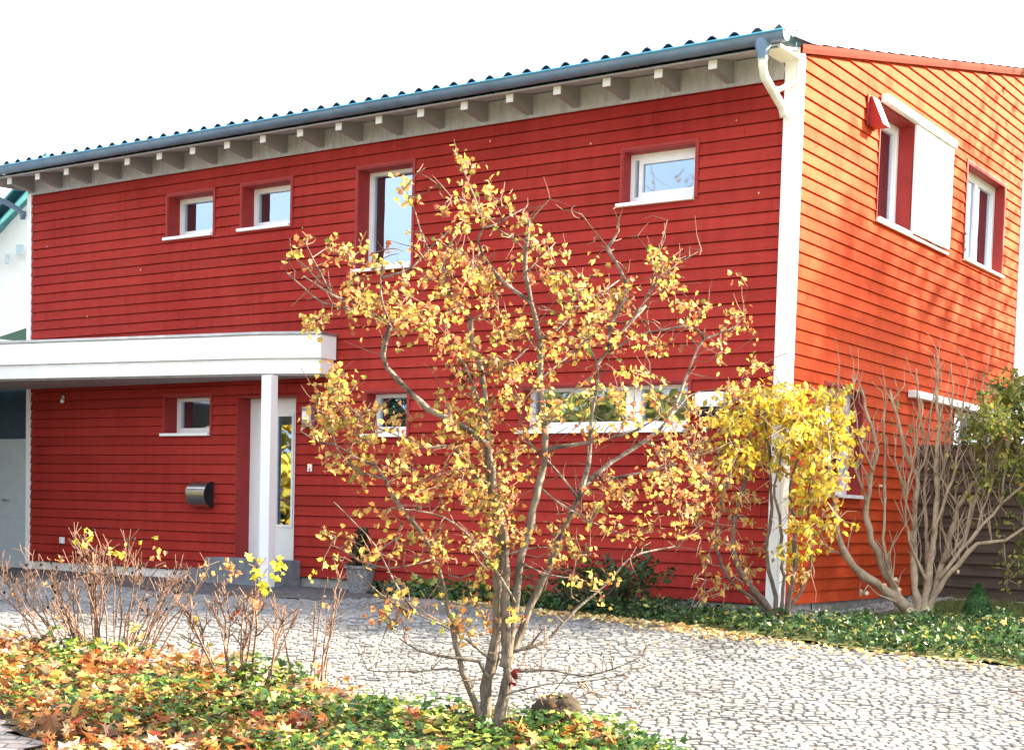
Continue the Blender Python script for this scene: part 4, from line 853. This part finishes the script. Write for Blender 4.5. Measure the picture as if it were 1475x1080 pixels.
bush('twiggy_bush', (-1.08, -6.25, gz(-1.08, -6.25)), 'narrow bush with bright yellow leaf tufts between wide bush and tree', .42, .90, 14, 23,
     [(380, 842, 10.1, 14, .06, (.80, .76, .06)), (404, 816, 10.1, 16, .055, (.80, .74, .08)), (365, 815, 10.1, 10, .05, (.78, .72, .1)), (320, 815, 10.2, 8, .05, OR_), (335, 830, 10.2, 8, .05, OR_), (298, 820, 10.2, 5, .05, OR_), (284, 896, 10.2, 3, .06, YG), (280, 926, 10.2, 3, .06, YG), (340, 885, 10.2, 5, .05, (.45, .12, .08)), (368, 865, 10.2, 6, .055, (.66, .34, .2))], fork=7, r0=.008)
bush('twiggy_bush', (-.72, -5.92, gz(-.72, -5.92)), 'thin upright twigs beside the tree, rightmost of the low bushes', .22, .80, 7, 24, [(470, 805, 10.2, 6, .05, (.78, .66, .12)), (455, 830, 10.2, 5, .05, YG), (465, 870, 10.2, 4, .05, OR_)], fork=4, r0=.006)

# ------------------------------------------------------------------ stuff: ground cover, litter, grass
def fbm(x, y, s=1.0, z=0): return noise.noise(Vector((x*s, y*s, z)))+.5*noise.noise(Vector((x*s*2.1, y*s*2.1, z+3)))
rr = random.Random(77); lit = MB(); gc = MB()
LIT = [(6, (.58, .20, .055)), (4, (.62, .33, .13)), (2, (.60, .44, .28)), (2, (.40, .08, .04)), (3, (.62, .43, .11)), (3, (.24, .11, .05)), (2, (.55, .25, .14))]
cnt = 0
while cnt < 4300:
    x = rr.uniform(-4.6, 3.2); y = rr.uniform(-8.6, -5.85)
    if not inpoly(x, y, BED): continue
    dens = .40+1.3*fbm(x, y, 1.5, 11)-.18*(x+.6)+.6*sm(-6.9, -7.9, y)
    if rr.random() > dens: continue
    p = Vector((x, y, gz(x, y)+.035+rr.random()*(.12 if x < -.2 or y < -7 else .08))); s = rr.uniform(.02, .062) if rr.random() < .88 else rr.uniform(.07, .095)
    leaf(lit, p, rv(rr)*Vector((1, 1, .35)), Vector((rr.gauss(0, .35), rr.gauss(0, .35), 1)), s, MAPLE if rr.random() < .6 else rr.choice((HAW, OVAL, IVY)), jit(pick(LIT, rr), .3, rr), fold=rr.uniform(-.4, .9), curl=rr.uniform(-.4, 1.1), rr=rr); cnt += 1
# stray leaves over paving
for _ in range(900):
    x = rr.uniform(-9, 4.5); y = rr.uniform(-6.2, -.2)
    w = math.exp(-((y+1.9+.12*x)**2)/.35) if x > -3.5 else .25
    if rr.random() > .10+.9*w or inpoly(x, y, BED): continue
    leaf(lit, Vector((x, y, gz(x, y)+.02)), rv(rr)*Vector((1, 1, .2)), Vector((rr.gauss(0, .3), rr.gauss(0, .3), 1)), rr.uniform(.025, .06), HAW, jit(pick([(3, (.78, .56, .2)), (2, (.66, .36, .14)), (2, (.80, .70, .42)), (1, (.5, .15, .08))], rr), .2, rr), rr=rr)
edge = [(-3.4, -.6), (-2.5, -.9), (-1.55, -1.2), (-.5, -1.58), (.6, -1.72), (1.6, -1.82), (2.85, -1.72), (4.5, -1.5)]
for _ in range(1500):
    k = rr.randrange(len(edge)-1) if rr.random() < .4 else rr.randrange(4); t = rr.random(); x = edge[k][0]*(1-t)+edge[k+1][0]*t; y = edge[k][1]*(1-t)+edge[k+1][1]*t-abs(rr.gauss(0, .22))+.05
    leaf(lit, Vector((x, y, gz(x, y)+.03)), rv(rr)*Vector((1, 1, .3)), Vector((rr.gauss(0, .4), rr.gauss(0, .4), 1)), rr.uniform(.03, .055), HAW, jit(pick([(4, (.80, .62, .24)), (2, (.70, .40, .16)), (1, (.45, .22, .1)), (2, (.82, .72, .45))], rr), .2, rr), rr=rr)
tag(lit.build('fallen_leaves', 'litter'), 'orange and tan fallen autumn leaves lying over the front bed and driveway edge', 'leaves', kind='stuff')
GC = [(4, (.12, .20, .035)), (4, (.24, .33, .055)), (2, (.40, .46, .09)), (5, (.035, .085, .022)), (1.5, (.55, .48, .10))]
cnt = 0
while cnt < 10500:
    x = rr.uniform(-4.6, 3.2); y = rr.uniform(-8.5, -5.85)
    if not inpoly(x, y, BED): continue
    f1 = fbm(x, y, 1.5, 7); dens = .60+1.3*f1+.16*(x+.4)-.7*sm(-7.6, -8.3, y)
    if rr.random() > dens: continue
    h = .04+rr.random()*.10*(1+f1); p = Vector((x, y, gz(x, y)+h)); pal = [(5, (.05, .12, .03)), (2, (.12, .22, .04))] if fbm(x, y, 3.1, 20) < -.08 else GC
    leaf(gc, p, rv(rr)*Vector((1, 1, .3)), Vector((rr.gauss(0, .45), rr.gauss(0, .45), 1)), rr.uniform(.025, .055), IVY, jit(pick(pal, rr), .25, rr), fold=rr.uniform(-.2, .4), rr=rr); cnt += 1
tag(gc.build('ground_cover', 'green_leaf'), 'yellow green and dark green ground cover plants in the front bed', 'ground cover', kind='stuff')
iv = MB(); cnt = 0
IP = [(-5.0, -.05), (-5.0, -.30), (-4.0, -.42), (-3.4, -.55), (-2.5, -.82), (-1.55, -1.12), (-.5, -1.50), (.6, -1.64), (1.6, -1.74), (2.85, -1.64), (6.0, -1.32), (8, -1.1), (8, .9), (2.6, .9), (1.2, .2), (.45, -.35), (-.1, -.5), (-.6, -.35), (-3, -.08)]
while cnt < 15000:
    x = rr.uniform(-5, 6); y = rr.uniform(-1.8, .9)
    if not inpoly(x, y, IP): continue
    f1 = fbm(x, y, 2.2, 2)
    if rr.random() > .75+f1: continue
    h = .03+rr.random()*.13*(1+.8*f1)*sm(-.0, .25, 1); p = Vector((x, y, gz(x, y)+h))
    pal = [(6, (.022, .06, .022)), (4, (.045, .11, .035)), (2, (.11, .22, .06)), (.9, (.5, .42, .12))]
    leaf(iv, p, rv(rr)*Vector((1, 1, .6)), Vector((rr.gauss(0, .5), rr.gauss(0, .5), 1)), rr.uniform(.03, .06), OVAL if rr.random() < .6 else IVY, jit(pick(pal, rr), .25, rr), fold=rr.uniform(-.2, .4), rr=rr); cnt += 1
for _ in range(500):
    x = rr.uniform(-4.5, -1.5); y = -.12-rr.random()*.35; leaf(iv, Vector((x, y, gz(x, y)+rr.random()*.22)), rv(rr), rv(rr), rr.uniform(.04, .08), IVY, jit(pick([(3, (.09, .2, .05)), (1, (.4, .4, .1))], rr), .25, rr), rr=rr)
tag(iv.build('ground_cover', 'green_leaf'), 'dark green creeping ground cover along the edge of the driveway', 'ground cover', kind='stuff')
gs = MB(); cnt = 0
while cnt < 15000:
    x = rr.uniform(-.6, 5.5); y = rr.uniform(-1.3, 3.68)
    if not inpoly(x, y, STRIP) or (x < .52 and y > -.4): continue
    z = gz(x, y)+.01; a = rr.uniform(0, 6.28); h = rr.uniform(.04, .11); w = Vector((math.cos(a), math.sin(a), 0))*.0045; l = Vector((rr.gauss(0, .4), rr.gauss(0, .4), 1))*h
    p = Vector((x, y, z)); gs.face([p-w, p+w, p+l], jit(pick([(4, (.14, .24, .05)), (3, (.24, .30, .08)), (1.5, (.38, .36, .14))], rr), .25, rr)); cnt += 1
tag(gs.build('grass', 'green_leaf'), 'short green lawn grass between the gravel strip and the fence', 'grass', kind='stuff')
pb = MB()
for _ in range(1500):
    y = rr.uniform(-.3, 3.6); x = rr.uniform(.04, .44)
    if y < .0: x = rr.uniform(-.7, .44)
    s = rr.uniform(.008, .024); p = Vector((x, y, gz(x, y)+.02+s*.3)); k = rr.uniform(.12, .55)
    v = [p+Vector((dx*s*rr.uniform(.7, 1.2), dy*s*rr.uniform(.7, 1.2), dz*s*.7)) for dx, dy, dz in ((1, 0, 0), (-1, 0, 0), (0, 1, 0), (0, -1, 0), (0, 0, 1), (0, 0, -1))]
    pb.add(v, [(0, 2, 4), (2, 1, 4), (1, 3, 4), (3, 0, 4), (2, 0, 5), (1, 2, 5), (3, 1, 5), (0, 3, 5)], (k, k*.96, k*.9))
tag(pb.build('pebbles', 'pebble'), 'grey and white pebbles in the drip strip along the gable wall', 'pebbles', kind='stuff')
# kerb stones along the drip strip
for i in range(5):
    y0_ = -.38+i*.82; b = MB(); z0_ = gz(.5, y0_+.4)
    b.add([(x, y, gz(x, y)+dz) for x in (.47, .53) for y in (y0_, y0_+.81) for dz in (-.1, .055)], [(0, 1, 3, 2), (4, 6, 7, 5), (0, 4, 5, 1), (2, 3, 7, 6), (0, 2, 6, 4), (1, 5, 7, 3)])
    tag(b.build('kerb_stone', 'kerb', bevel=.006), 'pale concrete kerb stone in the row edging the pebble strip below the gable wall', 'kerb stone', 'kerb stones edging the pebble strip')
for i in range(2):
    x0_ = -.62+i*.56; b = MB()
    b.add([(x, y, gz(x, y)+dz) for x in (x0_, x0_+.54) for y in (-.44, -.385) for dz in (-.1, .05)], [(0, 1, 3, 2), (4, 6, 7, 5), (0, 4, 5, 1), (2, 3, 7, 6), (0, 2, 6, 4), (1, 5, 7, 3)])
    tag(b.build('kerb_stone', 'kerb', bevel=.006), 'pale concrete kerb stone under the yellow shrub below the front wall', 'kerb stone', 'kerb stones below the front wall')

# ------------------------------------------------------------------ boulder, conifer
def boulder(name, c, r, label, seed, m='rock'):
    mb = MB(); n, k = 28, 16; b0 = []
    for i in range(k+1):
        th = math.pi*.56*i/k
        for j in range(n):
            ph = 2*math.pi*j/n; d = Vector((math.sin(th)*math.cos(ph), math.sin(th)*math.sin(ph), math.cos(th)))
            q = 1+.28*noise.noise(d*1.6+Vector((seed, 0, 0)))+.10*noise.noise(d*5+Vector((seed, 0, 0)))+.05*noise.noise(d*12)
            mb.v.append((c[0]+d.x*r[0]*q, c[1]+d.y*r[1]*q, c[2]+d.z*r[2]*q)); mb.c.append((1, 1, 1))
    for i in range(k):
        for j in range(n): mb.f.append((i*n+j, (i+1)*n+j, (i+1)*n+(j+1) % n, i*n+(j+1) % n))
    o = mb.build(name, m, smooth=True); return tag(o, label, 'rock')
c = at(800, 1040, 9.1); boulder('boulder', (c.x, c.y, gz(c.x, c.y)+.03), (.20, .16, .165), 'brown weathered boulder with leaves around it right of the tree trunk', 3)
lv = MB()
for _ in range(46):
    a = rnd.uniform(0, 6.28); q = rnd.uniform(.1, .8); x_, y_ = c.x+math.cos(a)*.19*q, c.y+math.sin(a)*.15*q
    leaf(lv, Vector((x_, y_, gz(c.x, c.y)+.055+.150*math.sqrt(max(0, 1-q*q)))), rv()*Vector((1, 1, .3)), Vector((rnd.gauss(0, .5), rnd.gauss(0, .5), 1)), rnd.uniform(.02, .04), HAW, jit(pick([(3, (.34, .30, .08)), (3, (.30, .15, .06)), (2, (.10, .16, .04))]), .3))
tag(lv.build('fallen_leaves', 'litter'), 'small fallen leaves caught on top of the boulder', 'leaves', kind='stuff')
cz = at(1407, 891, 15.3); cn = empty('dwarf_conifer', (cz.x, cz.y, gz(cz.x, cz.y)), 'small dense dark green cone shaped conifer in front of the brown fence', 'conifer')
lf = MB(); rr = random.Random(2); zb = cz.z-.01
for i in range(5200):
    h = rr.random()**1.3; R_ = .158*(1-h)**.75*(.55+.45*min(1, h*6))*rr.uniform(.80, 1.07); a = rr.uniform(0, 6.28)
    p = Vector((cz.x+math.cos(a)*R_, cz.y+math.sin(a)*R_, zb+.02+h*.35)); d = Vector((math.cos(a), math.sin(a), .9+rr.gauss(0, .4))).normalized()
    s = d.cross(rv(rr)).normalized()*.004; L = rr.uniform(.016, .034); lf.face([p-s, p+s, p+d*L])
lf.build('foliage', 'needle', cn)
b = MB(); b.tube([(cz.x, cz.y, zb-.03), (cz.x, cz.y, zb+.3)], [.02, .006], 7); b.lathe([(.11, zb+.02), (.13, zb+.08), (.10, zb+.2), (.04, zb+.32), (0, zb+.36)], cz.x, cz.y, 14); b.build('trunk', 'needle', cn)

# ------------------------------------------------------------------ brown fence
fn = empty('board_fence', (1.8, 3.74, -.04), 'dark brown fence of overlapping horizontal boards right of the gable wall', 'fence')
b = MB(); rr = random.Random(6); z = -.0; fx0, fx1 = .03, 6.0; k = 0
while z < 1.72:
    h = .148; c_ = rr.uniform(.75, 1.2)
    b.add([(x, 3.74+dy, zz) for x in (fx0, fx1) for dy, zz in ((-.044, z), (-.006, z+h), (.004, z+h), (-.026, z))], [(0, 1, 5, 4), (1, 2, 6, 5), (2, 3, 7, 6), (3, 0, 4, 7), (0, 3, 2, 1), (4, 5, 6, 7)], (c_,)*3)
    z += h-.012; k += 1
b.build('boards', 'fence_wood', fn)
for x in (.07, 1.85, 3.7, 5.6):
    b = MB(); b.box(x-.045, x+.045, 3.748, 3.84, -.1, 1.76); b.build('post', 'fence_wood', fn)
b = MB(); b.box(fx0, fx1, 3.70, 3.78, 1.745, 1.775); b.build('cap_rail', 'fence_wood', fn)
b = MB(); b.box(fx0, fx1, 3.69, 3.80, -.2, -.008); b.build('base_board', 'kerb', fn)

# ------------------------------------------------------------------ neighbour's house, far left
nb = empty('neighbour_house', (-27, 12, -.2), 'white neighbouring house with teal roof edges behind the left end', 'house')
O = at(33, 279, 30); right = Vector((RT.x, RT.y, 0)).normalized(); back = Vector((_fh.x, _fh.y, 0))
def NP(u, v, z): q = O+right*u+back*v; return (q.x, q.y, z)
zr = O.z
b = MB(); b.add([NP(-6, 0, -.3), NP(1.2, 0, -.3), NP(1.2, 0, zr+.6), NP(-.2, 0, zr-.4), NP(-6, 0, zr-6.6)], [(0, 1, 2, 3, 4)])
b.add([NP(-6, 0, -.3), NP(-6, 8, -.3), NP(-6, 8, zr-6.6), NP(-6, 0, zr-6.6)], [(0, 1, 2, 3)]); b.build('wall', 'neigh_wall', nb)
b = MB()
for off, th in ((0, .06), (-.30, .035)):
    v = []
    for u in (-6, .6):
        for vv in (-.45, 8):
            for dz in (0, th): v.append(NP(u, vv, zr+u*1.12+off+dz))
    b.add(v, [(0, 1, 3, 2), (4, 6, 7, 5), (0, 4, 5, 1), (2, 3, 7, 6), (0, 2, 6, 4), (1, 5, 7, 3)])
b.build('roof', 'neigh_roof', nb)
for (x, y, w, h) in [(28, 360, .13, .20), (10, 373, .07, .18)]:
    p = at(x, y, 29.9); b = MB(); b.add([(p+right*a+Vector((0, 0, c))+back*(d)).to_tuple() for a in (-w/2, w/2) for c in (-h/2, h/2) for d in (-.02, .04)], [(0, 1, 3, 2), (4, 6, 7, 5), (0, 4, 5, 1), (2, 3, 7, 6), (0, 2, 6, 4), (1, 5, 7, 3)]); b.build('window', 'neigh_glass', nb)
b = MB(); p = at(22, 480, 28); q = []
b.add([(p+right*a+back*c+Vector((0, 0, z))).to_tuple() for a, c, z in ((-.25, -.4, -.15), (.6, -.4, .15), (.6, 1.5, .3), (-.25, 1.5, .0))], [(0, 1, 2, 3)]); b.build('porch_roof', 'neigh_roof', nb)

# ------------------------------------------------------------------ trees beyond the frame: they shade the gable and show in the panes
def big_tree(name, base, h, rad, label, pal, nleaf, seed, size=.22, crown0=.3, flat=1.0, nb_=34, m='leaf', spread=.13):
    o = empty(name, base, label, 'tree'); rr = random.Random(seed); B = Vector(base); tk = MB(); lf = MB()
    top = B+Vector((0, 0, h*.9)); tk.tube([B-Vector((0, 0, .2)), B.lerp(top, .4)+rv(rr)*.15, B.lerp(top, .75)+rv(rr)*.2, top], [h*.022, h*.017, h*.009, .02], 9)
    tips = []
    for i in range(nb_):
        t = rr.uniform(crown0, .95); p = B.lerp(top, t); a = rr.uniform(0, 6.28); ln = rad*math.sin(math.pi*min(1, max(.08, (t-crown0*.6)/(1.08-crown0*.6))))**.7*rr.uniform(.7, 1.05)
        q = p+Vector((math.cos(a)*ln, math.sin(a)*ln, ln*rr.uniform(.15, .6)*flat)); mid = p.lerp(q, .5)+rv(rr)*ln*.1; tk.tube([p, mid, q], [h*.006, h*.004, .008], 5)
        for k in range(5): tips.append(mid.lerp(q, rr.random())+rv(rr)*ln*.28)
        for k in range(6):
            c0 = mid.lerp(q, rr.random()); tk.tube([c0, c0+rv(rr)*ln*.4], [.014, .005], 4)
    for i in range(nleaf):
        p = rr.choice(tips)+Vector((rr.gauss(0, 1), rr.gauss(0, 1), rr.gauss(0, .8)))*rad*spread; d = rv(rr); s = d.cross(rv(rr)).normalized()*size*.5
        lf.face([p-d*size*.5, p+s, p+d*size*.5, p-s], jit(pick(pal, rr), .3, rr))
    tk.build('trunk', 'bark_dark', o); lf.build('crown', m, o)
big_tree('garden_tree', (6.6, 9.8, -.2), 9.6, 3.5, 'tall garden tree outside the frame right of the house', [(1, (.20, .20, .05))], 34000, 31, size=.12, crown0=.26, nb_=70, spread=.22)
big_tree('yellow_tree', (-17.8, -12.0, -.8), 4.6, 2.4, 'yellow autumn tree outside the frame left of the driveway', [(3, (.75, .55, .08)), (1, (.5, .45, .1))], 5000, 32, size=.25, crown0=.1)
big_tree('garden_tree', (-9.5, -13.5, -.9), 4.0, 2.6, 'low olive tree outside the frame across the street', [(2, (.12, .13, .04)), (1, (.45, .38, .08))], 4600, 33, size=.22, crown0=.1)
big_tree('garden_tree', (-13.5, -17.0, -.9), 5.0, 2.9, 'wide green tree outside the frame across the street', [(2, (.10, .12, .04)), (1, (.5, .36, .08))], 4600, 34, size=.24, crown0=.1)
big_tree('bare_tree', (-9.2, -19.5, -.9), 11.5, 4.0, 'tall nearly bare tree outside the frame across the street', [(1, (.3, .25, .18))], 500, 35, size=.12, crown0=.3, nb_=90)
def blocker_conifer(base, h, rad, label, seed):  # added unseen, to darken the panes and the wall under the carport
    o = empty('spruce', base, label, 'tree', 'added spruces outside the frame on the left, blocking light'); rr = random.Random(seed); B = Vector(base); lf = MB(); tk = MB(); tk.tube([B-Vector((0, 0, .2)), B+Vector((0, 0, h*.97))], [.11, .02], 8)
    for i in range(5200):
        t = rr.random()**1.2; R_ = rad*(1-t)**.8*rr.uniform(.45, 1.05); a = rr.uniform(0, 6.28); p = B+Vector((math.cos(a)*R_, math.sin(a)*R_, .3+t*(h-.3)-.15*R_))
        d = Vector((math.cos(a), math.sin(a), -.25)).normalized(); s_ = d.cross(rv(rr)).normalized()*.05; lf.face([p-d*.12, p+s_, p+d*.14, p-s_])
    tk.build('trunk', 'bark_dark', o); lf.build('crown', 'needle_dark', o)
blocker_conifer((-13.8, -10.8, -.9), 5.4, 1.5, 'added dark spruce outside the frame, nearest the street', 51)
blocker_conifer((-16.6, -7.9, -.8), 6.6, 1.8, 'added dark spruce outside the frame, tallest and middle of three', 52)
blocker_conifer((-19.0, -4.6, -.6), 6.0, 1.8, 'added dark spruce outside the frame, farthest from the street', 53)
print('objects', len(bpy.data.objects), 'verts', sum(len(m.vertices) for m in bpy.data.meshes))
